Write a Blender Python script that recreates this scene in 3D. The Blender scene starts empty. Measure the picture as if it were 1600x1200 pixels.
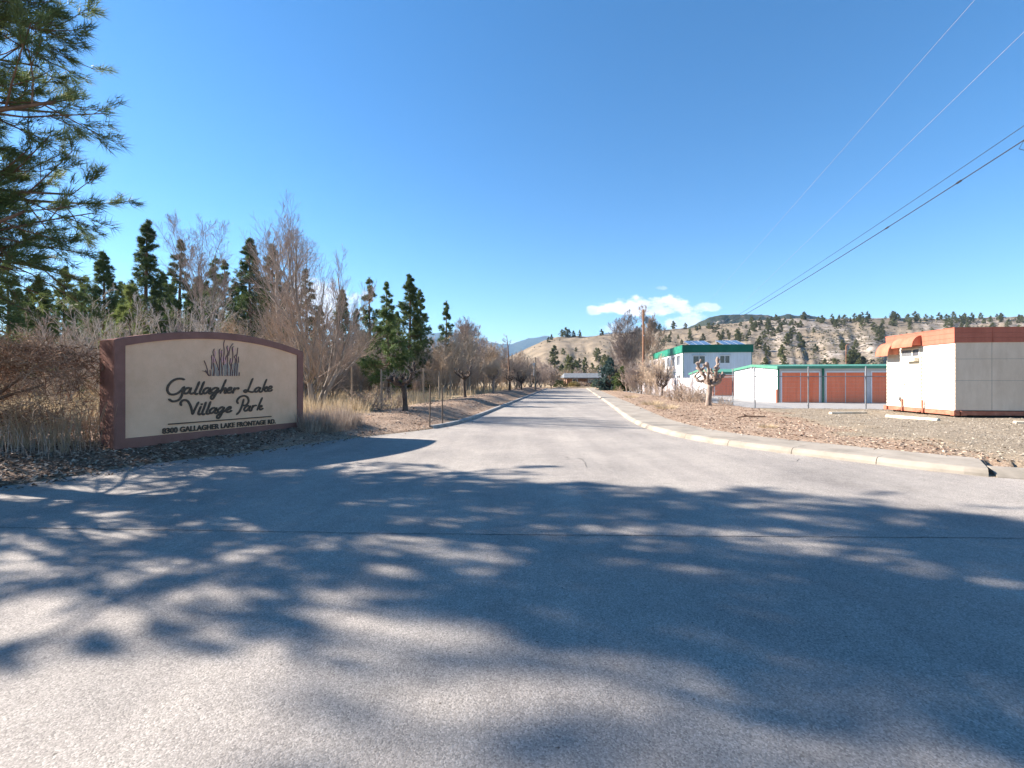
import bpy, math
import numpy as np
from mathutils import Vector

# ------------------------------------------------------------------ camera, world, sun, exposure
SC = bpy.context.scene
F, HOR, EYE = 720.0, 594.0, 1.6          # focal length and horizon of the 1600x1200 photograph, eye height
cam = bpy.data.cameras.new("camera"); camo = bpy.data.objects.new("camera", cam)
SC.collection.objects.link(camo); SC.camera = camo
camo.location = (0, 0, EYE); camo.rotation_euler = (math.radians(90), 0, 0)
cam.sensor_width = 36; cam.lens = 36 * F / 1600; cam.shift_y = -(600 - HOR) / 1600
cam.clip_start = 0.05; cam.clip_end = 60000
SUN_AZ, SUN_EL = 75.0, 30.0              # degrees to the left of the view, degrees up
SC.view_settings.view_transform = 'Standard'; SC.view_settings.look = 'None'
SC.view_settings.gamma = 1; SC.view_settings.use_curve_mapping = False
SC.view_settings.exposure = 1.93
SC.cycles.max_bounces = 6; SC.cycles.volume_bounces = 0; SC.cycles.transparent_max_bounces = 12
SC.cycles.use_denoising = True

world = bpy.data.worlds.new("World"); SC.world = world; world.use_nodes = True
def world_nodes():
    nt = world.node_tree; N, L = nt.nodes, nt.links
    N.clear()
    out = N.new('ShaderNodeOutputWorld'); bg = N.new('ShaderNodeBackground'); sky = N.new('ShaderNodeTexSky')
    sky.sky_type = 'NISHITA'; sky.sun_disc = False
    sky.sun_elevation = math.radians(SUN_EL); sky.sun_rotation = math.radians(-SUN_AZ)
    sky.altitude = 400; sky.air_density = 1.0; sky.dust_density = 0.1; sky.ozone_density = 3.0
    tc = N.new('ShaderNodeTexCoord'); sep = N.new('ShaderNodeSeparateXYZ'); L.new(tc.outputs['Generated'], sep.inputs[0])
    def mth(op, a, b=None, c=None, clamp=False):
        n = N.new('ShaderNodeMath'); n.operation = op; n.use_clamp = clamp
        for i, v in enumerate((a, b, c)):
            if v is None: continue
            if isinstance(v, (int, float)): n.inputs[i].default_value = v
            else: L.new(v, n.inputs[i])
        return n.outputs[0]
    y = mth('MAXIMUM', sep.outputs[1], 0.02)
    u = mth('DIVIDE', sep.outputs[0], y); v = mth('DIVIDE', sep.outputs[2], y)
    comb = N.new('ShaderNodeCombineXYZ'); L.new(u, comb.inputs[0]); L.new(mth('MULTIPLY', v, 1.7), comb.inputs[1])
    def noise(scale, det, rough, off=0):
        n = N.new('ShaderNodeTexNoise'); n.inputs['Scale'].default_value = scale
        n.inputs['Detail'].default_value = det; n.inputs['Roughness'].default_value = rough
        mp = N.new('ShaderNodeMapping'); mp.inputs['Location'].default_value = (off, off, 0)
        L.new(comb.outputs[0], mp.inputs[0]); L.new(mp.outputs[0], n.inputs['Vector']); return n.outputs['Fac']
    nz = noise(21, 8, .58); nz2 = noise(60, 5, .6, 3.1)
    total = None
    # cumulus clouds: centre, half sizes, strength
    for (u0, v0, a, bt, bb, k) in ((.300, .152, .128, .030, .014, 1.0), (.385, .119, .062, .030, .012, .85), (.175, .150, .022, .014, .010, .8),
                                   (.420, .158, .035, .012, .010, .6), (.235,.105,.05,.022,.012,.55),
                                   (.325, .200, .016, .006, .005, .35), (-.46, .155, .15, .070, .05, .9), (-.70, .12, .22, .05, .04, .6), (-.02, .075,.1,.012,.012,.3)):
        du = mth('DIVIDE', mth('SUBTRACT', u, u0), a)
        dv0 = mth('SUBTRACT', v, v0)
        top = mth('GREATER_THAN', dv0, 0.0)
        den = mth('ADD', mth('MULTIPLY', top, bt - bb), bb)
        dv = mth('DIVIDE', dv0, den)
        r = mth('ADD', mth('MULTIPLY', du, du), mth('MULTIPLY', dv, dv))
        m = mth('SUBTRACT', 1.0, r)
        m = mth('ADD', m, mth('MULTIPLY', mth('SUBTRACT', nz, .52), 3.4))
        m = mth('ADD', m, mth('MULTIPLY', mth('SUBTRACT', nz2, .5), .9))
        lim = mth('SUBTRACT', 2.6, r, clamp=True)
        m = mth('MULTIPLY', mth('DIVIDE', m, .5, clamp=True), lim)
        m = mth('MULTIPLY', m, k)
        total = m if total is None else mth('MAXIMUM', total, m)
    front = mth('GREATER_THAN', sep.outputs[1], 0.03)
    total = mth('MULTIPLY', total, front)
    cr = N.new('ShaderNodeMixRGB'); cr.inputs[1].default_value = (4.3, 4.6, 5.4, 1); cr.inputs[2].default_value = (7.2, 7.1, 7.1, 1)
    L.new(mth('MULTIPLY', mth('SUBTRACT', nz, .35), 3, clamp=True), cr.inputs[0])
    mix = N.new('ShaderNodeMixRGB'); L.new(total, mix.inputs[0]); hs = N.new('ShaderNodeHueSaturation'); hs.inputs['Saturation'].default_value = 1.3; L.new(sky.outputs[0], hs.inputs['Color']); L.new(hs.outputs[0], mix.inputs[1]); L.new(cr.outputs[0], mix.inputs[2])
    L.new(mix.outputs[0], bg.inputs[0]); bg.inputs[1].default_value = SKY_STRENGTH
    L.new(bg.outputs[0], out.inputs[0])
SKY_STRENGTH = 0.056
world_nodes()
sun = bpy.data.lights.new("sun", 'SUN'); sun.energy = 5.0; sun.angle = math.radians(.53); sun.color = (1, .905, .81)
suno = bpy.data.objects.new("sun", sun); SC.collection.objects.link(suno)
_a, _e = math.radians(SUN_AZ), math.radians(SUN_EL)
SUNDIR = Vector((-math.sin(_a) * math.cos(_e), math.cos(_a) * math.cos(_e), math.sin(_e)))
suno.rotation_euler = SUNDIR.to_track_quat('Z', 'Y').to_euler(); suno.location = (-20, 10, 40)

# ------------------------------------------------------------------ helpers
RNG = np.random.default_rng(7)
def at(px, D, y=None, z=0.0):
    """world point seen in column px at depth D (and row y, or height z)"""
    return ((px - 800) / F * D, D, z if y is None else EYE - (y - HOR) / F * D)
def depth(y, z=0.0): return (EYE - z) * F / (y - HOR)

def mesh_np(name, V, quads=None, tris=None, smooth=False):
    me = bpy.data.meshes.new(name); V = np.asarray(V, np.float32).reshape(-1, 3)
    q = np.zeros((0, 4), np.int32) if quads is None or len(quads) == 0 else np.asarray(quads, np.int32).reshape(-1, 4)
    t = np.zeros((0, 3), np.int32) if tris is None or len(tris) == 0 else np.asarray(tris, np.int32).reshape(-1, 3)
    me.vertices.add(len(V)); me.vertices.foreach_set('co', V.ravel())
    me.loops.add(q.size + t.size); me.loops.foreach_set('vertex_index', np.concatenate([q.ravel(), t.ravel()]))
    me.polygons.add(len(q) + len(t))
    st = np.concatenate([np.arange(len(q)) * 4, q.size + np.arange(len(t)) * 3]).astype(np.int32)
    me.polygons.foreach_set('loop_start', st)
    me.polygons.foreach_set('use_smooth', np.full(len(q) + len(t), bool(smooth)))
    me.update(calc_edges=True); me.validate()
    return me

def link(name, me, mat=None, parent=None, loc=None, kind=None, label=None, cat=None, group=None):
    o = bpy.data.objects.new(name, me); SC.collection.objects.link(o)
    if mat is not None and me is not None:
        me.materials.clear()
        for m in (mat if isinstance(mat, (list, tuple)) else [mat]): me.materials.append(m)
    if parent is not None: o.parent = parent
    if loc is not None: o.location = loc
    tag(o, label, cat, group, kind)
    return o
def tag(o, label=None, cat=None, group=None, kind=None):
    if label: o['label'] = label
    if cat: o['category'] = cat
    if group: o['group'] = group
    if kind: o['kind'] = kind
    return o
def thing(name, label, cat, loc=(0, 0, 0), rz=0.0, group=None):
    o = link(name, None, loc=loc, label=label, cat=cat, group=group); o.rotation_euler = (0, 0, rz); return o
def dup(root, loc, rz=0.0, sc=1.0, label=None, group=None, kids=True):
    r = root.copy(); SC.collection.objects.link(r); r.location = loc; r.rotation_euler = (0, 0, rz)
    r.scale = (sc, sc, sc) if isinstance(sc, (int, float)) else sc
    if label: r['label'] = label
    if group: r['group'] = group
    for ch in list(root.children) if kids else ():
        c = ch.copy(); SC.collection.objects.link(c); c.parent = r
        for g in ch.children:
            d = g.copy(); SC.collection.objects.link(d); d.parent = c
    return r

class MB:
    """collects shapes for one mesh"""
    def __init__(s): s.V = []; s.Q = []; s.T = []; s.n = 0; s.P = []
    def add(s, V, Q=None, T=None):
        V = np.asarray(V, float).reshape(-1, 3); s.V.append(V)
        if Q is not None and len(Q): s.Q.append(np.asarray(Q) + s.n)
        if T is not None and len(T): s.T.append(np.asarray(T) + s.n)
        s.n += len(V); return s
    def frame(s, o, u, v, w, du, dv, dw, bev=0):
        """box from corner o along unit axes u,v,w"""
        o, u, v, w = (np.asarray(a, float) for a in (o, u, v, w))
        c = [o + u * a * du + v * b * dv + w * e * dw for e in (0, 1) for b in (0, 1) for a in (0, 1)]
        Q = [(0, 2, 3, 1), (4, 5, 7, 6), (0, 1, 5, 4), (2, 6, 7, 3), (0, 4, 6, 2), (1, 3, 7, 5)]
        if np.dot(np.cross(u, v), w) * du * dv * dw < 0: Q = [q[::-1] for q in Q]
        return s.add(c, Q)
    def box(s, x0, x1, y0, y1, z0, z1):
        return s.frame((x0, y0, z0), (1, 0, 0), (0, 1, 0), (0, 0, 1), x1 - x0, y1 - y0, z1 - z0)
    def tubes(s, P, R, n=4):
        """P (B,K,3), R (B,K)"""
        P = np.asarray(P, float); R = np.asarray(R, float)
        if P.ndim == 2: P = P[None]; R = np.broadcast_to(R, P.shape[:2])
        B, K, _ = P.shape
        t = np.gradient(P, axis=1); t /= np.linalg.norm(t, axis=2, keepdims=True) + 1e-9
        m = t.mean(axis=1, keepdims=True)
        ref = np.where(np.abs(m[..., 2:3]) < .8, np.array([0, 0, 1.0]), np.array([1.0, 0, 0]))
        a = np.cross(t, ref); a /= np.linalg.norm(a, axis=2, keepdims=True) + 1e-9
        b = np.cross(t, a)
        th = np.arange(n) * 2 * math.pi / n
        V = P[:, :, None] + R[:, :, None, None] * (a[:, :, None] * np.cos(th)[:, None] + b[:, :, None] * np.sin(th)[:, None])
        i = np.arange(B)[:, None, None] * K * n + np.arange(K - 1)[None, :, None] * n + np.arange(n)[None, None]
        j = np.arange(B)[:, None, None] * K * n + np.arange(K - 1)[None, :, None] * n + ((np.arange(n) + 1) % n)[None, None]
        Q = np.stack([i, i + n, j + n, j], -1).reshape(-1, 4)
        s.add(V, Q)
        if n > 3 and B < 200:      # caps
            for k in range(B):
                base = s.n - B * K * n + k * K * n
                s.P.append(list(range(base, base + n))); s.P.append(list(range(base + (K - 1) * n, base + K * n))[::-1])
        return s
    def tube(s, pts, r, n=8):
        pts = np.asarray(pts, float); r = np.broadcast_to(np.asarray(r, float), (len(pts),)); return s.tubes(pts[None], r[None], n)
    def build(s, name, mat=None, parent=None, smooth=False, **k):
        V = np.concatenate(s.V); Q = np.concatenate(s.Q) if s.Q else None; T = list(s.T)
        for p in s.P: T.append(np.array([(p[0], p[i], p[i + 1]) for i in range(1, len(p) - 1)]))
        me = mesh_np(name, V, Q, np.concatenate(T) if T else None, smooth)
        return link(name, me, mat, parent, **k)

def unit(v): v = np.asarray(v, float); return v / (np.linalg.norm(v, axis=-1, keepdims=True) + 1e-9)
def chaikin(p, it=3):
    p = np.asarray(p, float)
    for _ in range(it):
        a = p[:-1] * .75 + p[1:] * .25; b = p[:-1] * .25 + p[1:] * .75
        p = np.concatenate([p[:1], np.stack([a, b], 1).reshape(-1, p.shape[1]), p[-1:]])
    return p
def resample(p, step):
    p = np.asarray(p, float); s = np.concatenate([[0], np.cumsum(np.linalg.norm(np.diff(p, axis=0), axis=1))])
    n = max(2, int(round(s[-1] / step)) + 1); t = np.linspace(0, s[-1], n)
    return np.stack([np.interp(t, s, p[:, k]) for k in range(p.shape[1])], 1)
def catmull(p, n=6):
    p = np.asarray(p, float); q = np.concatenate([2 * p[:1] - p[1:2], p, 2 * p[-1:] - p[-2:-1]]); out = []
    for i in range(1, len(q) - 2):
        for t in np.linspace(0, 1, n, endpoint=False):
            a, b, c, d = q[i - 1:i + 3]
            out.append(.5 * (2 * b + (c - a) * t + (2 * a - 5 * b + 4 * c - d) * t * t + (3 * b - a - 3 * c + d) * t ** 3))
    out.append(p[-1]); return np.array(out)
def sstep(x, a, b): t = np.clip((np.asarray(x, float) - a) / (b - a), 0, 1); return t * t * (3 - 2 * t)
_tab = np.random.default_rng(3).random(65536)
def vnoise(x, y):
    x = np.asarray(x, float); y = np.asarray(y, float); xi = np.floor(x).astype(np.int64); yi = np.floor(y).astype(np.int64)
    fx = x - xi; fy = y - yi; fx = fx * fx * (3 - 2 * fx); fy = fy * fy * (3 - 2 * fy)
    h = lambda a, b: _tab[(a * 7919 + b * 104729 + (a * b) % 313) & 65535]
    return (h(xi, yi) * (1 - fx) + h(xi + 1, yi) * fx) * (1 - fy) + (h(xi, yi + 1) * (1 - fx) + h(xi + 1, yi + 1) * fx) * fy
def fbm(x, y, o=4):
    s = 0; a = .5
    for i in range(o): s = s + a * vnoise(x * 2 ** i + 17 * i, y * 2 ** i - 9 * i); a *= .5
    return s / (1 - .5 ** o)

# ------------------------------------------------------------------ materials
def streaks(k=.35, scale=(3, 3, .12)):
    def f(nt, b, col, mp):
        N, L = nt.nodes, nt.links; tc = N.new('ShaderNodeTexCoord'); m = N.new('ShaderNodeMapping'); m.inputs['Scale'].default_value = scale; L.new(tc.outputs['Object'], m.inputs[0])
        n = N.new('ShaderNodeTexNoise'); n.inputs['Scale'].default_value = 2.2; n.inputs['Detail'].default_value = 7; n.inputs['Roughness'].default_value = .7; L.new(m.outputs[0], n.inputs['Vector'])
        r = N.new('ShaderNodeValToRGB'); L.new(n.outputs['Fac'], r.inputs[0]); e = r.color_ramp.elements; e[0].position = .36; e[1].position = .58; e[0].color = (1 - k * .85, 1 - k, 1 - k * 1.15, 1); e[1].color = (1, 1, 1, 1)
        x = N.new('ShaderNodeMixRGB'); x.blend_type = 'MULTIPLY'; x.inputs[0].default_value = 1; L.new(col, x.inputs[1]); L.new(r.outputs[0], x.inputs[2]); L.new(x.outputs[0], b.inputs['Base Color'])
    return f
def material(name, cols, scale=5.0, rough=.85, bump=0.0, bscale=None, detail=6, stretch=(1, 1, 1), coord='Object',
             metal=0.0, spec=.3, lo=.35, hi=.65, extra=None, trans=0.0, objvar=0.0, bdist=.02):
    m = bpy.data.materials.new(name); m.use_nodes = True; nt = m.node_tree; N, L = nt.nodes, nt.links
    b = N['Principled BSDF']; b.inputs['Roughness'].default_value = rough; b.inputs['Metallic'].default_value = metal
    b.inputs['Specular IOR Level'].default_value = spec
    tc = N.new('ShaderNodeTexCoord'); mp = N.new('ShaderNodeMapping'); mp.inputs['Scale'].default_value = stretch
    L.new(tc.outputs[coord], mp.inputs[0])
    nz = N.new('ShaderNodeTexNoise'); nz.inputs['Scale'].default_value = scale; nz.inputs['Detail'].default_value = detail
    nz.inputs['Roughness'].default_value = .65
    L.new(mp.outputs[0], nz.inputs['Vector'])
    cr = N.new('ShaderNodeValToRGB'); L.new(nz.outputs['Fac'], cr.inputs[0]); e = cr.color_ramp.elements
    e[0].position = lo; e[1].position = hi; e[0].color = (*cols[0], 1); e[1].color = (*cols[-1], 1)
    for i, c in enumerate(cols[1:-1]):
        x = e.new(lo + (hi - lo) * (i + 1) / (len(cols) - 1)); x.color = (*c, 1)
    col = cr.outputs[0]
    if objvar:
        oi = N.new('ShaderNodeObjectInfo'); hs = N.new('ShaderNodeHueSaturation')
        mr = N.new('ShaderNodeMapRange'); mr.inputs[3].default_value = 1 - objvar; mr.inputs[4].default_value = 1 + objvar
        L.new(oi.outputs['Random'], mr.inputs[0]); L.new(mr.outputs[0], hs.inputs['Value']); L.new(col, hs.inputs['Color']); col = hs.outputs[0]
    L.new(col, b.inputs['Base Color'])
    if bump:
        n2 = N.new('ShaderNodeTexNoise'); n2.inputs['Scale'].default_value = bscale or scale * 3; n2.inputs['Detail'].default_value = 5
        L.new(mp.outputs[0], n2.inputs['Vector']); bp = N.new('ShaderNodeBump'); bp.inputs['Strength'].default_value = bump
        bp.inputs['Distance'].default_value = bdist; L.new(n2.outputs['Fac'], bp.inputs['Height']); L.new(bp.outputs[0], b.inputs['Normal'])
    if extra: extra(nt, b, col, mp)
    if trans:
        tr = N.new('ShaderNodeBsdfTranslucent'); L.new(col, tr.inputs[0]); mx = N.new('ShaderNodeMixShader'); mx.inputs[0].default_value = trans
        L.new(b.outputs[0], mx.inputs[1]); L.new(tr.outputs[0], mx.inputs[2]); L.new(mx.outputs[0], N['Material Output'].inputs[0])
    return m
# ------------------------------------------------------------------ layout of road, beds and lots
L_EDGE = chaikin([(-60, 3.0), (-20, 4.4), (-11, 5.3), (-8.2, 6.2), (-7.4, 7.3), (-7.1, 8.4), (-6.7, 9.2), (-5.9, 10.1), (-5.3, 11.3), (-4.4, 12.8), (-3.1, 14.3),
                  (-2.2, 15.9), (-1.65, 18.2), (-.72, 26), (1.1, 41), (6.8, 88)], 3)
R_EDGE = chaikin([(14.2, 88), (12, 72), (6.05, 28.1), (4.78, 19.5), (4.45, 16.5), (4.45, 14.2), (4.8, 12.2), (5.5, 10.75), (6.4, 9.45), (7.3, 8.2),
                  (8.0, 7.45), (10, 6.75), (20, 5.6), (60, 3.0)], 3)
ROAD = np.concatenate([L_EDGE, R_EDGE, [(60, -60), (-60, -60)]])
def inside(poly, x, y):
    r = np.zeros(x.shape, bool); n = len(poly)
    for i in range(n):
        x0, y0 = poly[i]; x1, y1 = poly[(i + 1) % n]
        if y0 == y1: continue
        c = ((y0 > y) != (y1 > y)) & (x < (x1 - x0) * (y - y0) / (y1 - y0) + x0); r ^= c
    return r
def dist_poly(p, x, y):
    d = np.full(x.shape, 1e9)
    for i in range(len(p) - 1):
        a = p[i]; ab = p[i + 1] - a; L2 = ab @ ab + 1e-12
        t = np.clip(((x - a[0]) * ab[0] + (y - a[1]) * ab[1]) / L2, 0, 1)
        d = np.minimum(d, np.hypot(x - a[0] - t * ab[0], y - a[1] - t * ab[1]))
    return d
def ground(x, y):
    """height and zone masks (mulch, gravel, lot, litter); everything else is dry grass"""
    x = np.asarray(x, float); y = np.asarray(y, float)
    ins = inside(ROAD, x, y); dl = dist_poly(L_EDGE, x, y); dr = dist_poly(R_EDGE, x, y)
    d = np.minimum(dl, dr); sd = np.where(ins, -d, d)
    far_end = (y > 87)
    left = (~ins) & (dl < dr) | ((~ins) & (x < .1 * y - 2))
    sd2 = sd + (fbm(x * 3, y * 3, 3) - .5) * .10
    base = np.clip(sd2 * .45, -.07, .045)
    lump = (fbm(x * 1.3, y * 1.3, 4) - .5)
    zl = base + .27 * sstep(sd, .1, 2.2) - .12 * sstep(sd, 4.5, 9) + lump * .10 * sstep(sd, .2, 1.5) + .12 * sstep(sd, .6, 1.6) * (1 - sstep(sd, 2.6, 4.2)) * sstep(y, 16, 22)
    zr = np.where(sd < 1.3, np.clip(sd * .2, -.07, .02), .10 + .05 * sstep(sd, 1.25, 2.0) + .10 * sstep(sd, 2, 7) + lump * .05)
    fx = 11.75 + .065 * (y - 22.2)
    lot = (~left) & (~ins) & (y > 22.3 - .121 * (x - 11.75)) & (x > fx)
    zr = np.where(lot, .10 + 0 * x, zr)
    z = np.where(ins, base * 1.0, np.where(left, zl, zr)); z = np.where(ins, np.minimum(z, -.0), z)
    z = np.where(ins & (sd < -.16), -.07, z)
    ze = .06 + lump * .1
    k = sstep(y, 86, 92); z = z * (1 - k) + ze * k
    z = z * (1 - sstep(np.hypot(x, y), 110, 160)) + .1 * sstep(np.hypot(x, y), 110, 160)
    n = (fbm(x * .9, y * .9, 3) - .5)
    mulch_l = left * (1 - sstep(sd + n * 1.2, 3.7, 4.4)) * (y < 95)
    gx = 9.0 + np.maximum(0, y - 12) * .30
    grav = (~left) & (~ins) & (~lot) & (y < 26)
    g = grav * sstep(x + n * 3.2, gx - .7, gx + .9)
    mulch_r = ((~left) & (~ins) & (~lot) & (x < fx) & (y < 90)) * (1 - g)
    litter = left * sstep(-x, 5.2, 6.8) * (1 - sstep(y, 15, 19))
    return z, np.clip(mulch_l + mulch_r, 0, 1), g, lot * 1.0 * (y < 80), litter * 1.0, sd

def gz(x, y): return float(ground(np.array([x]), np.array([y]))[0][0])

# materials of the ground
def ground_mat():
    m = bpy.data.materials.new("ground_cover"); m.use_nodes = True; nt = m.node_tree; N, L = nt.nodes, nt.links; b = N['Principled BSDF']
    b.inputs['Roughness'].default_value = .95; b.inputs['Specular IOR Level'].default_value = .1
    tc = N.new('ShaderNodeTexCoord')
    def nz(s, det=6, r=.65, st=(1, 1, 1)):
        mp = N.new('ShaderNodeMapping'); mp.inputs['Scale'].default_value = st; L.new(tc.outputs['Object'], mp.inputs[0])
        n = N.new('ShaderNodeTexNoise'); n.inputs['Scale'].default_value = s; n.inputs['Detail'].default_value = det; n.inputs['Roughness'].default_value = r
        L.new(mp.outputs[0], n.inputs['Vector']); return n.outputs['Fac']
    def vor(s, out='Color'):
        n = N.new('ShaderNodeTexVoronoi'); n.inputs['Scale'].default_value = s; L.new(tc.outputs['Object'], n.inputs['Vector']); return n.outputs[out]
    def ramp(f, *st):
        c = N.new('ShaderNodeValToRGB'); L.new(f, c.inputs[0]); e = c.color_ramp.elements
        e[0].position, e[0].color = st[0][0], (*st[0][1], 1); e[1].position, e[1].color = st[-1][0], (*st[-1][1], 1)
        for p, cc in st[1:-1]: x = e.new(p); x.color = (*cc, 1)
        return c.outputs[0]
    def mix(f, a, c, mode='MIX'):
        n = N.new('ShaderNodeMixRGB'); n.blend_type = mode
        if isinstance(f, float): n.inputs[0].default_value = f
        else: L.new(f, n.inputs[0])
        L.new(a, n.inputs[1]); L.new(c, n.inputs[2]); return n.outputs[0]
    def bw(c):
        n = N.new('ShaderNodeRGBToBW'); L.new(c, n.inputs[0]); return n.outputs[0]
    grass = mix(.35, ramp(nz(.35, 8), (.35, (.20, .145, .085)), (.5, (.33, .25, .155)), (.65, (.42, .335, .21))), ramp(nz(22, 4), (.3, (.16, .115, .07)), (.7, (.52, .42, .28))))
    chips = ramp(bw(vor(34)), (.1, (.10, .062, .04)), (.3, (.21, .145, .10)), (.55, (.32, .23, .165)), (.8, (.44, .345, .265)))
    mulch = mix(.4, chips, ramp(nz(.9, 8), (.35, (.15, .09, .058)), (.5, (.29, .205, .145)), (.66, (.40, .31, .235))))
    gr = mix(.5, ramp(bw(vor(60)), (.1, (.17, .135, .095)), (.5, (.28, .235, .175)), (.85, (.37, .32, .25))), ramp(nz(1.2, 8), (.35, (.185, .145, .10)), (.65, (.30, .25, .19))))
    lot = ramp(nz(3, 8), (.3, (.25, .245, .235)), (.7, (.33, .32, .31)))
    lit = mix(.5, ramp(nz(9, 6), (.35, (.085, .05, .034)), (.65, (.27, .17, .115))), ramp(nz(60, 4, .7, (1, .25, 1)), (.35, (.07, .045, .03)), (.65, (.33, .23, .16))))
    at1 = N.new('ShaderNodeAttribute'); at1.attribute_name = 'zone'; sp = N.new('ShaderNodeSeparateColor'); L.new(at1.outputs['Color'], sp.inputs[0])
    at2 = N.new('ShaderNodeAttribute'); at2.attribute_name = 'zone_two'; sp2 = N.new('ShaderNodeSeparateColor'); L.new(at2.outputs['Color'], sp2.inputs[0])
    c = mix(sp.outputs[0], grass, mulch); c = mix(sp.outputs[1], c, gr); c = mix(sp.outputs[2], c, lot)
    mm = N.new('ShaderNodeMath'); mm.operation = 'MULTIPLY'; L.new(sp2.outputs[0], mm.inputs[0]); mm.inputs[1].default_value = .75
    c = mix(mm.outputs[0], c, lit); L.new(c, b.inputs['Base Color'])
    bp = N.new('ShaderNodeBump'); bp.inputs['Strength'].default_value = .8; bp.inputs['Distance'].default_value = .03
    a = N.new('ShaderNodeMath'); a.operation = 'ADD'; L.new(bw(vor(40)), a.inputs[0]); L.new(nz(12, 6), a.inputs[1])
    inv = N.new('ShaderNodeMath'); inv.operation = 'SUBTRACT'; inv.inputs[0].default_value = 1; L.new(sp.outputs[2], inv.inputs[1]); L.new(inv.outputs[0], bp.inputs['Strength'])
    L.new(a.outputs[0], bp.inputs['Height']); L.new(bp.outputs[0], b.inputs['Normal'])
    return m
GM = ground_mat()
def asphalt_mat():
    m = bpy.data.materials.new("asphalt"); m.use_nodes = True; nt = m.node_tree; N, L = nt.nodes, nt.links; b = N['Principled BSDF']
    b.inputs['Roughness'].default_value = .88; b.inputs['Specular IOR Level'].default_value = .25
    tc = N.new('ShaderNodeTexCoord')
    def nz(s, det=6, r=.65, st=(1, 1, 1), rot=0):
        mp = N.new('ShaderNodeMapping'); mp.inputs['Scale'].default_value = st; mp.inputs['Rotation'].default_value = (0, 0, rot); L.new(tc.outputs['Object'], mp.inputs[0])
        n = N.new('ShaderNodeTexNoise'); n.inputs['Scale'].default_value = s; n.inputs['Detail'].default_value = det; n.inputs['Roughness'].default_value = r
        L.new(mp.outputs[0], n.inputs['Vector']); return n.outputs['Fac']
    def ramp(f, *st):
        c = N.new('ShaderNodeValToRGB'); L.new(f, c.inputs[0]); e = c.color_ramp.elements
        e[0].position, e[0].color = st[0][0], (*st[0][1], 1); e[1].position, e[1].color = st[-1][0], (*st[-1][1], 1)
        for p, cc in st[1:-1]: x = e.new(p); x.color = (*cc, 1)
        return c.outputs[0]
    def mul(a, c, f=1.0):
        n = N.new('ShaderNodeMixRGB'); n.blend_type = 'MULTIPLY'; n.inputs[0].default_value = f; L.new(a, n.inputs[1]); L.new(c, n.inputs[2]); return n.outputs[0]
    vo = N.new('ShaderNodeTexVoronoi'); vo.inputs['Scale'].default_value = 125; L.new(tc.outputs['Object'], vo.inputs['Vector'])
    v2 = N.new('ShaderNodeTexVoronoi'); v2.inputs['Scale'].default_value = 60; L.new(tc.outputs['Object'], v2.inputs['Vector'])
    bw = N.new('ShaderNodeRGBToBW'); L.new(vo.outputs['Color'], bw.inputs[0])
    c = ramp(bw.outputs[0], (.12, (.20, .183, .165)), (.35, (.272, .250, .226)), (.65, (.335, .308, .279)), (.85, (.415, .382, .347)))
    c = mul(c, ramp(nz(.45, 8), (.35, (.80, .80, .80)), (.65, (1.08, 1.07, 1.05))))
    c = mul(c, ramp(nz(.9, 6, .6, (1.6, .12, 1), .12), (.38, (.86, .86, .87)), (.62, (1.05, 1.05, 1.04))), .8)
    c = mul(c, ramp(nz(6, 6), (.3, (.90, .90, .90)), (.7, (1.06, 1.06, 1.06))))
    c = mul(c, ramp(nz(.22, 9, .75), (.30, (.72, .71, .70)), (.42, (1, 1, 1)), (.75, (1.04, 1.03, 1.02))))
    c = mul(c, ramp(nz(1.7, 10, .8, (1, 1, 1), .5), (.27, (.60, .59, .57)), (.36, (1, 1, 1))), .7)
    # sparse dark specks and pits
    sp = N.new('ShaderNodeTexVoronoi'); sp.inputs['Scale'].default_value = 5.5; L.new(tc.outputs['Object'], sp.inputs['Vector'])
    c = mul(c, ramp(sp.outputs['Distance'], (.030, (.35, .33, .31)), (.055, (1, 1, 1))), .9)
    L.new(c, b.inputs['Base Color'])
    ad = N.new('ShaderNodeMath'); ad.operation = 'ADD'; L.new(vo.outputs['Distance'], ad.inputs[0])
    v3 = N.new('ShaderNodeMath'); v3.operation = 'MULTIPLY'; v3.inputs[1].default_value = .7; L.new(v2.outputs['Distance'], v3.inputs[0]); L.new(v3.outputs[0], ad.inputs[1])
    bp = N.new('ShaderNodeBump'); bp.inputs['Strength'].default_value = .32; bp.inputs['Distance'].default_value = .005; bp.invert = True
    L.new(ad.outputs[0], bp.inputs['Height']); L.new(bp.outputs[0], b.inputs['Normal'])
    return m
ASPH = asphalt_mat()
CONC = material("concrete", [(.20, .178, .145), (.275, .243, .20), (.325, .288, .238)], 1.3, .9, .3, 90, bdist=.004, detail=10)
DARKC = material("joint_dirt", [(.05, .045, .04), (.10, .09, .08)], 20, .95)
KERBM = material("kerb_concrete", [(.22, .21, .19), (.36, .34, .31)], 3, .9, .3, 70, bdist=.004)

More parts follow.
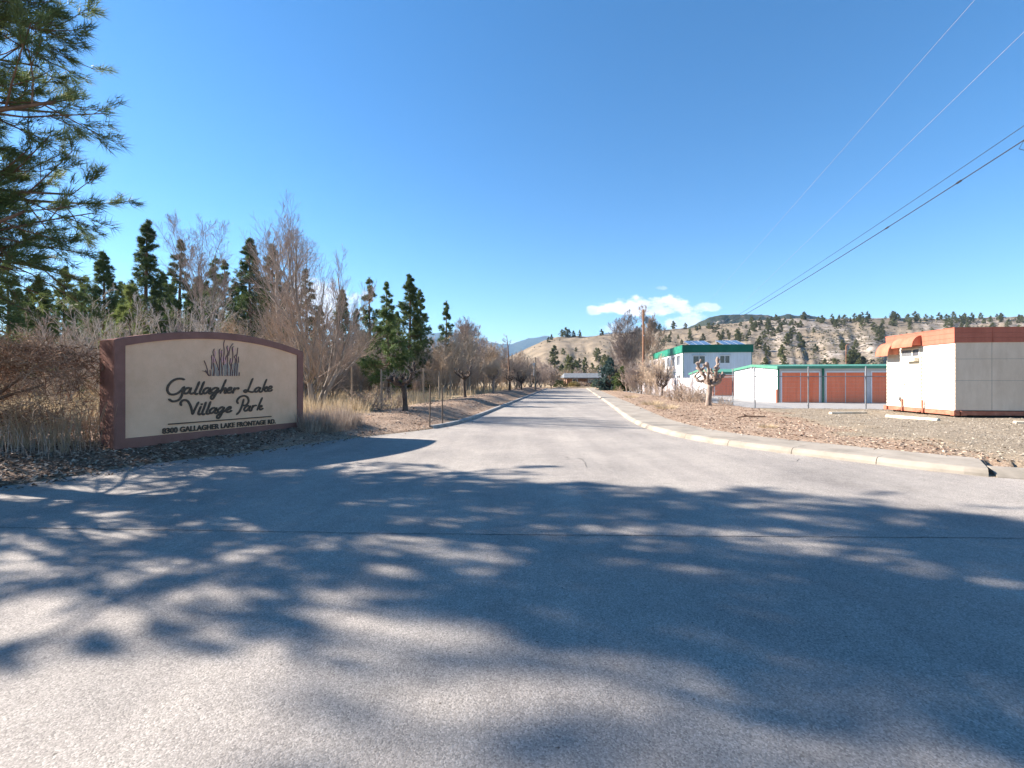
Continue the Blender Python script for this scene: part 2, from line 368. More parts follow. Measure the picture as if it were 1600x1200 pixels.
# ground sheet: rings about the viewer, fine near, out to the horizon
def build_ground():
    th = np.radians(np.concatenate([np.arange(-180, -66, 3), np.arange(-66, 66, .16), np.arange(66, 181, 3)]))
    r = np.concatenate([[0], 1.5 * 1.0115 ** np.arange(0, 420), np.geomspace(200, 14000, 26)])
    R, T = np.meshgrid(r, th, indexing='ij'); X = R * np.sin(T); Y = R * np.cos(T)
    z, mu, g, lot, lit, sd = ground(X.ravel(), Y.ravel())
    V = np.stack([X.ravel(), Y.ravel(), z], 1); nr, ntt = X.shape
    i = (np.arange(nr - 1)[:, None] * ntt + np.arange(ntt - 1)[None]).ravel()
    Q = np.stack([i, i + 1, i + ntt + 1, i + ntt], 1)
    me = mesh_np('ground', V, Q[:, ::-1], smooth=True)
    col = np.stack([mu, g, lot, np.ones_like(mu)], 1).astype(np.float32)
    a = me.color_attributes.new('zone', 'FLOAT_COLOR', 'POINT'); a.data.foreach_set('color', col.ravel())
    a = me.color_attributes.new('zone_two', 'FLOAT_COLOR', 'POINT'); a.data.foreach_set('color', np.stack([lit, lit, lit, np.ones_like(lit)], 1).astype(np.float32).ravel())
    link('ground', me, GM, kind='structure')
build_ground()

# the road: one asphalt sheet (its margins run under the beds)
def build_road():
    ys = np.concatenate([np.linspace(-60, 0, 8), np.linspace(1, 20, 40), np.linspace(21, 88, 60)])
    def ex(edge, y, side):
        e = edge[np.argsort(edge[:, 1])]; return np.interp(y, e[:, 1], e[:, 0])
    V = []
    for y in ys:
        xl = ex(L_EDGE[L_EDGE[:, 1] > 3.0], max(y, 3.05), -1) if y > 3.05 else -60
        xr = ex(R_EDGE, max(y, 3.05), 1) if y > 3.05 else 60
        ext = .16
        V += [(xl - ext, y, 0), (xr + ext, y, 0)]
    Q = [(2 * i, 2 * i + 1, 2 * i + 3, 2 * i + 2) for i in range(len(ys) - 1)]
    link('road', mesh_np('road', V, Q), ASPH, kind='structure')
build_road()

def sweep(path, prof, flip=False):
    """path (N,2), profile list of (offset, z); offset is measured to the left of travel when flip is False"""
    t = unit(np.gradient(path, axis=0)); n = np.stack([-t[:, 1], t[:, 0]], 1) * (-1 if flip else 1)
    pr = np.array(prof, float); V = np.concatenate([path[:, None] + n[:, None] * pr[None, :, :1], np.broadcast_to(pr[None, :, 1:], (len(path), len(pr), 1))], 2)
    m = len(pr); i = (np.arange(len(path) - 1)[:, None] * m + np.arange(m - 1)[None]).ravel()
    Q = np.stack([i, i + m, i + m + 1, i + 1], 1)
    caps = []
    for k in (0, len(path) - 1):
        caps.append([k * m + j for j in range(m)])
    return V.reshape(-1, 3), (Q if flip else Q[:, ::-1]), caps
def swept(mb, path, prof, flip):
    V, Q, caps = sweep(path, prof, flip); n0 = mb.n; mb.add(V, Q)
    mb.P.append([n0 + c for c in (caps[0] if flip else caps[0][::-1])]); mb.P.append([n0 + c for c in (caps[1][::-1] if flip else caps[1])])
# left kerb (travel from near to far, the bed lies to the left)
kp = resample(L_EDGE[(L_EDGE[:, 1] > 15.2)], .6); mb = MB(); swept(mb, kp, [(-.01, -.03), (.0, .07), (.04, .10), (.17, .105), (.18, -.03)], False)
mb.build('left_kerb', KERBM, kind='structure')
# sidewalk slabs along the right edge (travel from far to near, the walk lies to the left of travel)
SW = resample(R_EDGE, .1); end = np.argmax(SW[:, 0] * (SW[:, 1] < 12) > 7.9)
full = SW[:end]; mb = MB(); und = MB(); k = 0; step = 15
prof = [(0, -.03), (.008, .05), (.04, .10), (.08, .125), (.12, .133), (1.34, .145), (1.345, -.03)]
segs = list(range(len(full) - 1, 0, -step))
for s in segs:
    a = max(0, s - step); seg = full[a:s + 1].copy()
    if len(seg) < 3: continue
    t0 = unit(seg[1] - seg[0]); t1 = unit(seg[-1] - seg[-2]); seg[0] += t0 * .006; seg[-1] -= t1 * .006
    swept(mb, seg[::3] if len(seg) % 3 == 1 else seg, prof, False)
mb.build('sidewalk', CONC, kind='structure')
swept(und, full[::3], [(.03, -.04), (.06, .085), (.14, .118), (1.33, .132), (1.34, -.04)], False); und.build('sidewalk_bed', DARKC, kind='structure')
mb = MB(); rest = SW[end:]; swept(mb, rest[::4], [(0, -.03), (.01, .012), (.12, .055), (.22, .10), (.29, .125), (.42, .13), (.425, -.03)], False); mb.build('right_kerb', CONC, kind='structure')

# construction joint across the foreground, and cracks, as narrow tar ribbons a few millimetres proud
TAR = material("tar", [(.018, .017, .016), (.045, .043, .04)], 30, .8)
def ribbon(mb, pts, w, z, jit=.004):
    p = resample(pts, .03); n = len(p); off = (fbm(np.arange(n) * .35, np.zeros(n) + pts[0][0], 4) - .5) * jit * 4
    t = unit(np.gradient(p, axis=0)); nn = np.stack([-t[:, 1], t[:, 0]], 1); ww = w * (.35 + 1.1 * fbm(np.arange(n) * .6, np.zeros(n) + 5, 3))
    taper = np.minimum(1, np.minimum(np.arange(n), np.arange(n)[::-1]) / 8 + .1)
    c = p + nn * off[:, None]; a = c + nn * (ww * taper)[:, None]; b = c - nn * (ww * taper)[:, None]
    V = np.concatenate([np.column_stack([a, np.full(n, z)]), np.column_stack([b, np.full(n, z)])]); i = np.arange(n - 1)
    mb.add(V, np.stack([i, i + n, i + n + 1, i + 1], 1))
mb = MB(); ribbon(mb, [(-9.5, 5.25), (-5.6, 5.0), (-1.2, 4.80), (2, 4.72), (5.2, 4.66), (9.5, 4.55)], .0052, .004, .009); mb.build('pavement_joint', TAR, kind='structure')
mb = MB(); cr = np.random.default_rng(5)
c0 = np.array(at(895, depth(716))[:2])
for k in range(7):
    a = cr.uniform(0, 6.28); p = [c0 + cr.normal(0, .05, 2)]
    for j in range(5): a += cr.normal(0, .7); p.append(p[-1] + np.array([math.cos(a), math.sin(a)]) * .07)
    ribbon(mb, p, .004, .0045, .01)
ribbon(mb, [at(905, depth(716))[:2], at(914, depth(722))[:2], at(917, depth(732))[:2]], .005, .0045, .01)
ribbon(mb, [at(1225, depth(722))[:2], at(1245, depth(721))[:2], at(1250, depth(716))[:2]], .004, .0045, .01)
mb.build('pavement_cracks', TAR, kind='structure')

# bark chips and gravel on the beds, pine litter by the sign
def scatter(name, n, region, zonefn, mats, size, seed, label_kind='stuff', flat=.5):
    r = np.random.default_rng(seed); u = r.random((n, 4))
    D = region[2] * (region[3] / region[2]) ** u[:, 1]; x = (region[0] + (region[1] - region[0]) * u[:, 0]) * D
    z, mu, g, lot, lit, sd = ground(x, D); keep = zonefn(mu, g, lot, lit, sd, x, D) > u[:, 2]
    x, D, z, sd = x[keep], D[keep], z[keep], sd[keep]; n = len(x); z = np.where(sd < 0, 0.002, z); z = np.where((x > .12 * D + 2) & (sd > 0) & (sd < 1.36) & (x < 9), .147, z)
    L = size * r.uniform(.4, 1.5, n) * (1 + D * .02); W = L * r.uniform(.25, .6, n); a = r.uniform(0, 6.28, n); tilt = r.uniform(-flat, flat, (n, 2))
    ux = np.stack([np.cos(a), np.sin(a), tilt[:, 0]], 1); vx = np.stack([-np.sin(a), np.cos(a), tilt[:, 1]], 1); c = np.stack([x, D, z + .012], 1)
    V = np.stack([c - ux * L[:, None] * .5 - vx * W[:, None] * .3, c + ux * L[:, None] * .45 - vx * W[:, None] * .5, c + ux * L[:, None] * .5 + vx * W[:, None] * .4, c - ux * L[:, None] * .4 + vx * W[:, None] * .5,
                  c + np.array([0, 0, 1]) * (W * .35)[:, None]], 1).reshape(-1, 3)
    i = np.arange(n) * 5; T = np.concatenate([np.stack([i + a_, i + b_, i + 4], 1) for a_, b_ in ((0, 1), (1, 2), (2, 3), (3, 0))])
    me = mesh_np(name, V, None, T); o = link(name, me, mats, kind='stuff')
    me.polygons.foreach_set('material_index', np.tile(r.integers(0, len(mats), n), 4).astype(np.int32)); return o
CH = [material("bark_light", [(.34, .255, .185), (.47, .375, .285)], 9), material("bark_tan", [(.22, .15, .105), (.34, .245, .175)], 9), material("bark_dark", [(.07, .04, .026), (.17, .095, .06)], 9)]
ST = [material("stone_grey", [(.25, .215, .17), (.38, .335, .275)], 9), material("stone_pale", [(.33, .29, .225), (.44, .39, .31)], 9), material("stone_brown", [(.16, .125, .095), (.27, .22, .17)], 9)]
tag(scatter('bark_mulch', 42000, (-1.2, 1.25, 6.5, 40), lambda mu, g, lot, lit, sd, x, D: np.where((x < .12 * D + 2), (mu > .5) * (sd > .02) + (sd > -.35) * (sd < .02) * .10 * (D > 9), (mu > .5) * (sd > 1.36) + (sd > 1.12) * (sd < 1.36) * .16), CH, .055, 11), 'loose bark chips spread over the planting beds beside the road', 'mulch')
tag(scatter('gravel', 15000, (.6, 1.25, 7.5, 22), lambda mu, g, lot, lit, sd, x, D: (g > .3) * (sd > 1.4) * .55, ST, .032, 12), 'loose grey gravel in front of the white trailer', 'gravel')
tag(scatter('leaf_litter', 16000, (-1.25, -.2, 6.5, 15), lambda mu, g, lot, lit, sd, x, D: (lit > .3) * (sd > 0) + (sd > -.5) * (sd <= 0) * (x < -4) * .35, [CH[2], CH[1], CH[2], CH[0]], .05, 13), 'brown pine needles and twigs lying below the entrance sign', 'leaf litter')
# ------------------------------------------------------------------ hills and far mountains (real height fields at their distances)
def hill_mat(name, base, dark, rock, scale, rocky=0.5, forest=0.0):
    m = bpy.data.materials.new(name); m.use_nodes = True; nt = m.node_tree; N, L = nt.nodes, nt.links; b = N['Principled BSDF']
    b.inputs['Roughness'].default_value = 1; b.inputs['Specular IOR Level'].default_value = .05
    tc = N.new('ShaderNodeTexCoord')
    def nz(s, det=8, r=.65):
        n = N.new('ShaderNodeTexNoise'); n.inputs['Scale'].default_value = s; n.inputs['Detail'].default_value = det; n.inputs['Roughness'].default_value = r
        L.new(tc.outputs['Object'], n.inputs['Vector']); return n.outputs['Fac']
    def ramp(f, *st):
        c = N.new('ShaderNodeValToRGB'); L.new(f, c.inputs[0]); e = c.color_ramp.elements
        e[0].position, e[0].color = st[0][0], (*st[0][1], 1); e[1].position, e[1].color = st[-1][0], (*st[-1][1], 1)
        for p, cc in st[1:-1]: x = e.new(p); x.color = (*cc, 1)
        return c.outputs[0]
    def mix(f, a, c):
        n = N.new('ShaderNodeMixRGB')
        L.new(f, n.inputs[0]); L.new(a, n.inputs[1]); L.new(c, n.inputs[2]); return n.outputs[0]
    g = ramp(nz(scale), (.3, dark), (.5, base), (.7, tuple(v * 1.25 for v in base)))
    at1 = N.new('ShaderNodeAttribute'); at1.attribute_name = 'rocky'
    rk = ramp(nz(scale * 3.5, 10, .75), (.36, tuple(v * .35 for v in rock)), (.47, dark), (.55, rock), (.68, tuple(min(.8, v * 1.35) for v in rock)))
    c = mix(at1.outputs['Fac'], g, rk)
    sn = N.new('ShaderNodeAttribute'); sn.attribute_name = 'snow'
    if forest:
        c = mix(ramp(nz(scale * 2.2, 9, .7), (.5 - forest * .2, (0, 0, 0)), (.56 - forest * .2, (1, 1, 1))), c, ramp(nz(scale * 12, 6), (.3, (.018, .024, .014)), (.7, (.048, .054, .036))))
    L.new(c, b.inputs['Base Color'])
    bp = N.new('ShaderNodeBump'); bp.inputs['Strength'].default_value = .7; bp.inputs['Distance'].default_value = 1.0 / scale * .04
    L.new(nz(scale * 8, 8), bp.inputs['Height']); L.new(bp.outputs[0], b.inputs['Normal'])
    return m
def silhouette(pts):
    p = np.array(pts, float); return lambda r: np.maximum(0, (HOR - np.interp(r, (p[:, 0] - 800) / F, p[:, 1])) / F)
def make_hill(name, sil, Df, Dr, Db, mat, cols, rows, gully, label=None, rocky=None, shape=1.35, seed=0, r0=-1.9, r1=2.3):
    s = silhouette(sil); rr = np.linspace(r0, r1, cols)
    def height(q, D):
        df = Df(q); dr = Dr(q); t = (D - df) / (dr - df); e = s(q); zr = e * dr + EYE
        tt = np.clip(t, 0, 1); z = (zr + 4) * (tt ** shape)
        x = q * D
        n1 = np.abs(fbm(q * gully[0] + tt * .9 + seed, tt * 1.4 + seed, 4) - .5) * 2
        n2 = fbm(x / gully[2], D / gully[2], 5) - .5
        z = z - gully[1] * zr * (1 - n1) ** 2 * np.sin(np.pi * np.clip(tt, 0, 1)) + n2 * gully[3] * sstep(tt, 0, .25) + (fbm(x / gully[2] * 5, D / gully[2] * 5, 3) - .5) * gully[3] * .35 * sstep(tt, 0, .2)
        back = np.clip(t - 1, 0, None); z = z - (zr + 4) * .35 * sstep(back, 0, 1.2)
        return z - 4
    dd = np.linspace(0, 1, rows); Rg, Tg = np.meshgrid(rr, dd, indexing='ij')
    D = Df(Rg) + (Db(Rg) - Df(Rg)) * Tg; X = Rg * D; Z = height(Rg, D)
    V = np.stack([X, D, Z], -1).reshape(-1, 3); i = (np.arange(cols - 1)[:, None] * rows + np.arange(rows - 1)[None]).ravel()
    me = mesh_np(name, V, np.stack([i, i + rows, i + rows + 1, i + 1], 1), smooth=True)
    rk = (rocky(Rg, (D - Df(Rg)) / (Dr(Rg) - Df(Rg))) if rocky else np.zeros_like(Rg)).astype(np.float32)
    a = me.attributes.new('rocky', 'FLOAT', 'POINT'); a.data.foreach_set('value', rk.ravel())
    link(name, me, mat, kind='structure'); return height
K = lambda v: (lambda q: v + 0 * np.asarray(q, float))
NEAR_SIL = [(-600, 600), (600, 600), (700, 594), (745, 578), (790, 560), (810, 551), (830, 541), (850, 532), (870, 527), (900, 525), (930, 524), (1000, 519), (1040, 515),
            (1080, 511), (1130, 506), (1160, 502), (1200, 500), (1300, 498), (1400, 497), (1500, 497), (1560, 496), (1600, 493), (1800, 480), (2400, 470)]
hill_z = make_hill('hill', NEAR_SIL, K(165.), K(620.), K(900.), hill_mat('hill_grass', (.205, .165, .12), (.13, .11, .08), (.34, .305, .28), .035),
                   900, 170, (22, .065, 34, 5.0), rocky=lambda q, t: (sstep(q, .44, .62) * sstep(fbm(q * 14, t * 7, 4), .36, .56)) * .6, seed=3.3)
make_hill('mesa_hill', [(500, 640), (900, 600), (1000, 545), (1060, 517), (1092, 502), (1108, 495), (1124, 491.5), (1150, 491), (1170, 489), (1200, 491), (1235, 491), (1262, 495), (1300, 499), (1360, 502), (1500, 503), (2200, 510)],
          K(1000.), K(1500.), K(2300.), hill_mat('mesa_forest', (.10, .085, .06), (.05, .045, .035), (.36, .32, .29), .012, forest=.5), 500, 80, (40, .12, 90, 26.0),
          rocky=lambda q, t: sstep(t, .6, .8) * (1 - sstep(t, .9, .97)) * .9, seed=9.1, r0=.0, r1=2.2)
make_hill('far_mountain', [(-900, 560), (300, 548), (500, 540), (620, 532), (665, 523), (700, 521), (735, 528), (765, 539), (800, 539), (818, 533), (836, 528), (856, 526.5), (880, 530), (905, 524), (935, 519), (960, 516), (1000, 521), (1060, 530), (1200, 540), (2200, 560)],
          K(5200.), K(7600.), K(9500.), hill_mat('mountain_forest', (.10, .085, .06), (.045, .045, .032), (.30, .27, .23), .0018, forest=.6), 500, 70, (34, .25, 700, 170.0), seed=5.7)

# ------------------------------------------------------------------ haze: the air between here and the far mountains
def haze():
    mb = MB(); mb.box(-9500, 9500, -300, 9900, -60, 1150)
    m = bpy.data.materials.new("air"); m.use_nodes = True; nt = m.node_tree; nt.nodes.clear()
    o = nt.nodes.new('ShaderNodeOutputMaterial'); v = nt.nodes.new('ShaderNodeVolumePrincipled')
    v.inputs['Color'].default_value = (.38, .65, 1, 1); v.inputs['Density'].default_value = HAZE; v.inputs['Anisotropy'].default_value = .1
    nt.links.new(v.outputs[0], o.inputs['Volume'])
    mb.build('haze', m, kind='stuff')
HAZE = 6e-5
haze()

# ------------------------------------------------------------------ entrance sign
SB = np.array([-8.03, 9.3, .30]); SU = unit(np.array([2.02, 4.0, 0])); SN = np.array([SU[1], -SU[0], 0]); SL, SH, SRISE = 4.48, 2.12, .34
def sp(s, z, n=0.0): return SB + SU * s + SN * n + np.array([0, 0, z])
def spx(px, py, n=0.0):
    """photo point on the sign's face -> (s, z) on the sign"""
    d = np.array([(px - 800) / F, 1, -(py - HOR) / F]); o = np.array([0, 0, EYE]); P = SB + SN * n
    t = np.dot(P - o, SN) / np.dot(d, SN); q = o + d * t - SB; return np.dot(q, SU), q[2]
def arch(s): x = (s - SL / 2) / (SL / 2); return SH + SRISE * (1 - x * x)
def stucco(name, a, b): return material(name, [a, b], 2.2, .95, .6, 55, detail=10, bdist=.012, spec=.1, extra=streaks(.10, (.8, .8, .5)))
FRAME = stucco('sign_stucco_maroon', (.235, .115, .09), (.295, .145, .115)); PANEL = stucco('sign_stucco_sand', (.80, .47, .29), (.87, .53, .34))
LETTER = material('sign_letter_metal', [(.055, .035, .024), (.10, .065, .042)], 20, .5)
def build_sign():
    root = thing('entrance_sign', 'maroon and sand stucco entrance sign reading Gallagher Lake Village Park, arched on top', 'sign', tuple(SB))
    def P(s, z, n): return sp(s, z, n) - SB
    T = .62; mb = MB(); n = 48; ss = np.linspace(0, SL, n + 1)
    inner = lambda s: (arch(s) - .165)
    a, b, bot = .19, SL - .20, .10
    V = []; Q = []
    # outline rings: outer front, inner front lip, recess; bevelled corners by a small chamfer ring
    out = [(0, -.35)] + [(s, arch(s)) for s in ss] + [(SL, -.35)]
    inn = [(a, bot)] + [(min(max(s, a), b), inner(min(max(s, a), b))) for s in ss] + [(b, bot)]
    m = len(out); c = .02
    cen = (SL / 2, .9)
    def shrink(p, k): return (p[0] + (k if p[0] < cen[0] else -k) * (1 if p[0] < .01 or p[0] > SL - .01 else 0), p[1] - (k if p[1] > 0 else 0))
    rings = [[P(s, z, -T) for s, z in (shrink(p, c) for p in out)], [P(s, z, -T + c) for s, z in out], [P(s, z, -c) for s, z in out], [P(*shrink(p, c), 0) for p in out],
             [P(s, z, 0) for s, z in inn], [P(s, z, -.05) for s, z in inn]]
    for r in rings: V += r
    for k in range(5):
        for i in range(m - 1): Q.append((k * m + i, k * m + i + 1, (k + 1) * m + i + 1, (k + 1) * m + i))
        Q.append((k * m + m - 1, k * m, (k + 1) * m, (k + 1) * m + m - 1))
    mb.add(V, Q); mb.P.append(list(range(m))[::-1]); mb.build('frame', FRAME, root)
    # panel, slightly uneven
    mb = MB(); cols = np.linspace(a - .0, b + .0, 60); rows = 24; V = []
    for s in cols:
        for j in range(rows + 1): V.append(P(s, bot + (inner(s) - bot) * j / rows, -.035))
    Q = [(i * (rows + 1) + j, (i + 1) * (rows + 1) + j, (i + 1) * (rows + 1) + j + 1, i * (rows + 1) + j + 1) for i in range(59) for j in range(rows)]
    mb.add(V, Q); mb.build('panel', PANEL, root)
    def stroke(mb, pts, r, org, sc, n=-.012, sm=5, taper=True):
        q = [spx(org[0] + x / sc, org[1] + y / sc, -.03) for x, y in pts]; q = catmull(np.array(q), sm) if len(q) > 2 else np.array(q)
        rr = np.full(len(q), r)
        if taper and len(q) > 4: rr[0] *= .6; rr[-1] *= .6
        # flat raised stroke: chamfered ribbon
        t = unit(np.gradient(q, axis=0)); nn = np.stack([-t[:, 1], t[:, 0]], 1)
        e0 = q[:1] - t[:1] * rr[0] * .6; e1 = q[-1:] + t[-1:] * rr[-1] * .6; q = np.concatenate([e0, q, e1]); nn = np.concatenate([nn[:1], nn, nn[-1:]]); rr = np.concatenate([[rr[0] * .4], rr, [rr[-1] * .4]])
        K_ = len(q); V = []
        for off, lvl in ((1, -.034), (1, n - .006), (.8, n), (-.8, n), (-1, n - .006), (-1, -.034)):
            V.append([P(x[0], x[1], lvl) for x in q + nn * (rr * off)[:, None]])
        V = np.array(V).transpose(1, 0, 2).reshape(-1, 3)
        Q = [(i * 6 + j, i * 6 + j + 1, (i + 1) * 6 + j + 1, (i + 1) * 6 + j) for i in range(K_ - 1) for j in range(5)]
        n0 = mb.n; mb.add(V, Q); mb.P.append([n0 + j for j in range(6)]); mb.P.append([n0 + (K_ - 1) * 6 + j for j in range(6)][::-1])
    G = [[(385, 105), (340, 93), (280, 100), (220, 135), (180, 190), (172, 240), (195, 280), (240, 292), (290, 280), (340, 245), (378, 195)], [(383, 190), (366, 250), (350, 310), (310, 360), (240, 378), (188, 348)],
         [(450, 207), (410, 215), (380, 250), (392, 278), (430, 268), (468, 215)], [(470, 205), (452, 262), (472, 282), (505, 268)],
         [(572, 130), (545, 195), (518, 262), (528, 286), (552, 278)], [(632, 130), (605, 195), (578, 262), (588, 286), (612, 278)],
         [(690, 207), (650, 217), (622, 252), (632, 278), (665, 266), (708, 212)], [(710, 205), (688, 262), (705, 280), (733, 265)],
         [(800, 207), (762, 210), (722, 242), (732, 268), (765, 260), (812, 210)], [(812, 208), (775, 290), (738, 345), (716, 335), (728, 303), (790, 270), (832, 235)],
         [(905, 105), (870, 185), (833, 278)], [(842, 252), (880, 217), (902, 213), (888, 250), (890, 273), (915, 266)],
         [(922, 245), (965, 228), (972, 207), (948, 207), (920, 240), (927, 268), (960, 266), (987, 245)],
         [(1012, 208), (990, 272)], [(1000, 242), (1028, 217), (1062, 210), (1052, 226)],
         [(1240, 90), (1215, 150), (1182, 230), (1152, 262), (1130, 250), (1148, 236), (1190, 252), (1232, 260), (1272, 245)],
         [(1322, 200), (1290, 210), (1263, 238), (1273, 258), (1302, 248), (1338, 205)], [(1338, 203), (1320, 245), (1335, 260), (1360, 246)],
         [(1412, 100), (1385, 170), (1353, 258)], [(1368, 227), (1412, 196), (1415, 208), (1385, 226), (1398, 250), (1428, 243)],
         [(1433, 227), (1473, 208), (1474, 190), (1450, 192), (1428, 222), (1434, 245), (1462, 246), (1484, 230)]]
    mb = MB()
    for s in G: stroke(mb, s, .0235, (240, 580), 8)
    mb.build('upper_script', LETTER, root)
    Vl = [[(345, 430), (338, 395), (370, 362), (420, 370), (455, 420), (475, 480), (485, 540)], [(487, 540), (520, 465), (562, 385)], [(592, 438), (560, 520), (570, 540), (592, 530)], [(603, 408), (599, 416)],
          [(655, 385), (630, 460), (608, 520), (618, 541), (640, 532)], [(712, 378), (685, 455), (662, 512), (673, 534), (700, 524)],
          [(767, 455), (730, 466), (702, 500), (712, 524), (745, 512), (788, 458)], [(788, 455), (763, 510), (780, 525), (808, 510)],
          [(872, 448), (837, 455), (802, 490), (812, 514), (845, 500), (884, 452)], [(884, 450), (850, 530), (817, 583), (793, 580), (798, 553), (850, 520), (902, 488)],
          [(910, 490), (957, 468), (963, 448), (940, 449), (908, 480), (912, 508), (945, 508), (977, 490)],
          [(1055, 405), (1043, 370), (1075, 325), (1130, 308), (1175, 328), (1187, 378), (1160, 420), (1118, 432)], [(1127, 348), (1105, 430), (1075, 500), (1035, 542)],
          [(1192, 430), (1160, 440), (1133, 470), (1142, 494), (1170, 485), (1210, 434)], [(1211, 432), (1193, 480), (1206, 495), (1226, 486)],
          [(1242, 428), (1220, 490)], [(1230, 457), (1258, 432), (1286, 428)], [(1358, 330), (1328, 400), (1294, 487)], [(1310, 457), (1345, 430), (1350, 442), (1322, 455), (1335, 480), (1368, 464)]]
    mb = MB()
    for s in Vl: stroke(mb, s, .0235, (240, 580), 8)
    mb.build('lower_script', LETTER, root)
    mb = MB(); s0, z0 = spx(240 + 180 / 8, 580 + 670 / 8, -.03); s1, z1 = spx(240 + 1470 / 8, 580 + 560 / 8, -.03); zz = (z0 + z1) / 2
    mb.frame(P(s0, zz - .012, -.034), SU, SN, (0, 0, 1), s1 - s0, .02, .026); mb.build('rule_line', LETTER, root)
    # block address line
    cu = bpy.data.curves.new('address', 'FONT'); cu.body = "8300 GALLAGHER LAKE FRONTAGE RD."; cu.size = 1; cu.extrude = .08; cu.offset = .034; cu.space_character = 1.02
    tmp = bpy.data.objects.new('tmp', cu); SC.collection.objects.link(tmp); bpy.context.view_layer.update()
    me = bpy.data.meshes.new_from_object(tmp.evaluated_get(bpy.context.evaluated_depsgraph_get())); bpy.data.objects.remove(tmp); bpy.data.curves.remove(cu)
    co = np.zeros(len(me.vertices) * 3); me.vertices.foreach_get('co', co); co = co.reshape(-1, 3)
    s0, z0 = spx(253.3, 678, -.03); s1, z1 = spx(430.5, 661, -.03); sc = (s1 - s0) / (co[:, 0].max() - co[:, 0].min()); zz = (z0 + z1) / 2
    hs = .118 / .72
    W = np.array([P(s0 + (p[0] - co[:, 0].min()) * sc, zz + p[1] * hs, -.022 + p[2] * .12) for p in co]); me.vertices.foreach_set('co', W.ravel()); me.update()
    link('address_lettering', me, LETTER, root)
    # reed emblem
    cols = [material('reed_outline', [(.15, .075, .07), (.22, .11, .10)], 30, .6), material('reed_blue_grey', [(.36, .27, .215), (.50, .39, .31)], 60, .6), material('reed_pink', [(.72, .34, .30), (.80, .42, .37)], 30, .6)]
    dark = [[(130, 650), (170, 740), (205, 860), (225, 1000)], [(90, 890), (150, 905), (215, 960), (265, 1010)], [(300, 850), (315, 680), (305, 560), (320, 520)], [(370, 375), (340, 450), (360, 540), (400, 640), (435, 740), (470, 880)],
            [(350, 1010), (365, 850), (345, 700), (345, 600)], [(515, 370), (485, 420), (490, 600), (485, 900), (480, 1010)], [(555, 400), (530, 440), (540, 520), (520, 640), (545, 800), (550, 1010)],
            [(612, 170), (590, 260), (600, 380), (598, 500), (580, 640), (590, 760)], [(680, 300), (665, 350), (690, 460), (650, 560), (625, 640)], [(680, 470), (680, 650), (665, 850), (670, 1010)],
            [(810, 250), (750, 330), (720, 440), (710, 540)], [(825, 320), (790, 360), (805, 480), (800, 620), (770, 780), (790, 900), (790, 1010)], [(750, 600), (735, 720), (760, 800), (740, 1010)],
            [(920, 350), (905, 480), (890, 600), (905, 760), (895, 1010)], [(880, 510), (845, 560), (870, 640), (850, 780), (845, 1010)], [(935, 560), (940, 700)], [(955, 930), (950, 1010)], [(270, 870), (280, 1010)], [(165, 870), (205, 960), (240, 1010)]]
    blue = [[(330, 1010), (325, 880), (325, 740)], [(385, 1010), (390, 860), (370, 720)], [(430, 1010), (420, 880), (395, 740)], [(460, 1010), (455, 880)], [(515, 1010), (515, 800), (510, 640)], [(570, 1010), (575, 850), (590, 760)],
            [(610, 1010), (620, 850), (615, 740)], [(640, 1010), (650, 860), (640, 700)], [(700, 1010), (700, 850), (690, 690)], [(725, 1010), (720, 850), (700, 760)], [(765, 1010), (775, 860), (800, 740)], [(815, 1010), (825, 860), (840, 720)],
            [(865, 1010), (880, 850), (880, 700)], [(915, 1000), (920, 850), (935, 720)], [(440, 860), (450, 800)]]
    pink = [[(385, 420), (400, 470), (390, 540)], [(330, 560), (335, 640), (330, 700)], [(365, 560), (375, 640), (385, 690)], [(510, 430), (510, 470)], [(555, 440), (548, 500)], [(545, 560), (555, 640), (560, 700)], [(690, 330), (695, 420)],
            [(820, 370), (818, 430)], [(640, 620), (632, 700), (605, 740)], [(765, 630), (760, 700)], [(600, 540), (605, 660)], [(860, 570), (875, 590)]]
    em = MB(); e2 = MB(); e3 = MB()
    for s in blue: stroke(em, s, .0125, (310, 520), 15, n=-.020)
    for s in pink: stroke(e2, s, .015, (310, 520), 15, n=-.018)
    for s in dark: stroke(e3, s, .0050, (310, 520), 15, n=-.012)
    r_ = em.build('emblem', cols[1], root); e2.build('reed_tips', cols[2], r_); e3.build('reed_outlines', cols[0], r_)
build_sign()

# ------------------------------------------------------------------ road-aligned axes
U = unit(np.array([.122, 1, 0])); Vv = np.array([U[1], -U[0], 0]); Z = np.array([0, 0, 1.0])
def frame_obj(o, p): return np.asarray(p, float) - np.asarray(o, float)

# white trailer with orange fascia
WHITE = material('trailer_siding', [(.64, .60, .49), (.72, .68, .57)], 1.2, .6, detail=4, extra=streaks(.09, (1.5, 1.5, .2)))
PLY = material('trailer_panel', [(.63, .51, .395), (.70, .58, .46)], .9, .75, .1, 20, detail=8, extra=streaks(.13, (1.2, 1.2, .3)))
ORANGE = material('orange_metal', [(.39, .13, .078), (.46, .165, .10)], 1.5, .6, extra=streaks(.25))
FASC = material('orange_fascia', [(.36, .105, .068), (.44, .14, .09)], 1.2, .65, extra=streaks(.16))
RUST = material('rusty_steel', [(.30, .10, .06), (.42, .17, .11)], 5, .7)
DARK = material('dark_gap', [(.02, .02, .02), (.04, .035, .03)], 5, .9)
GREYM = material('grey_vent', [(.20, .21, .22), (.30, .31, .32)], 9, .6)
TIMBER = material('pale_timber', [(.42, .36, .27), (.58, .52, .42)], 6, .9, .3, 30, stretch=(1, .2, 1))
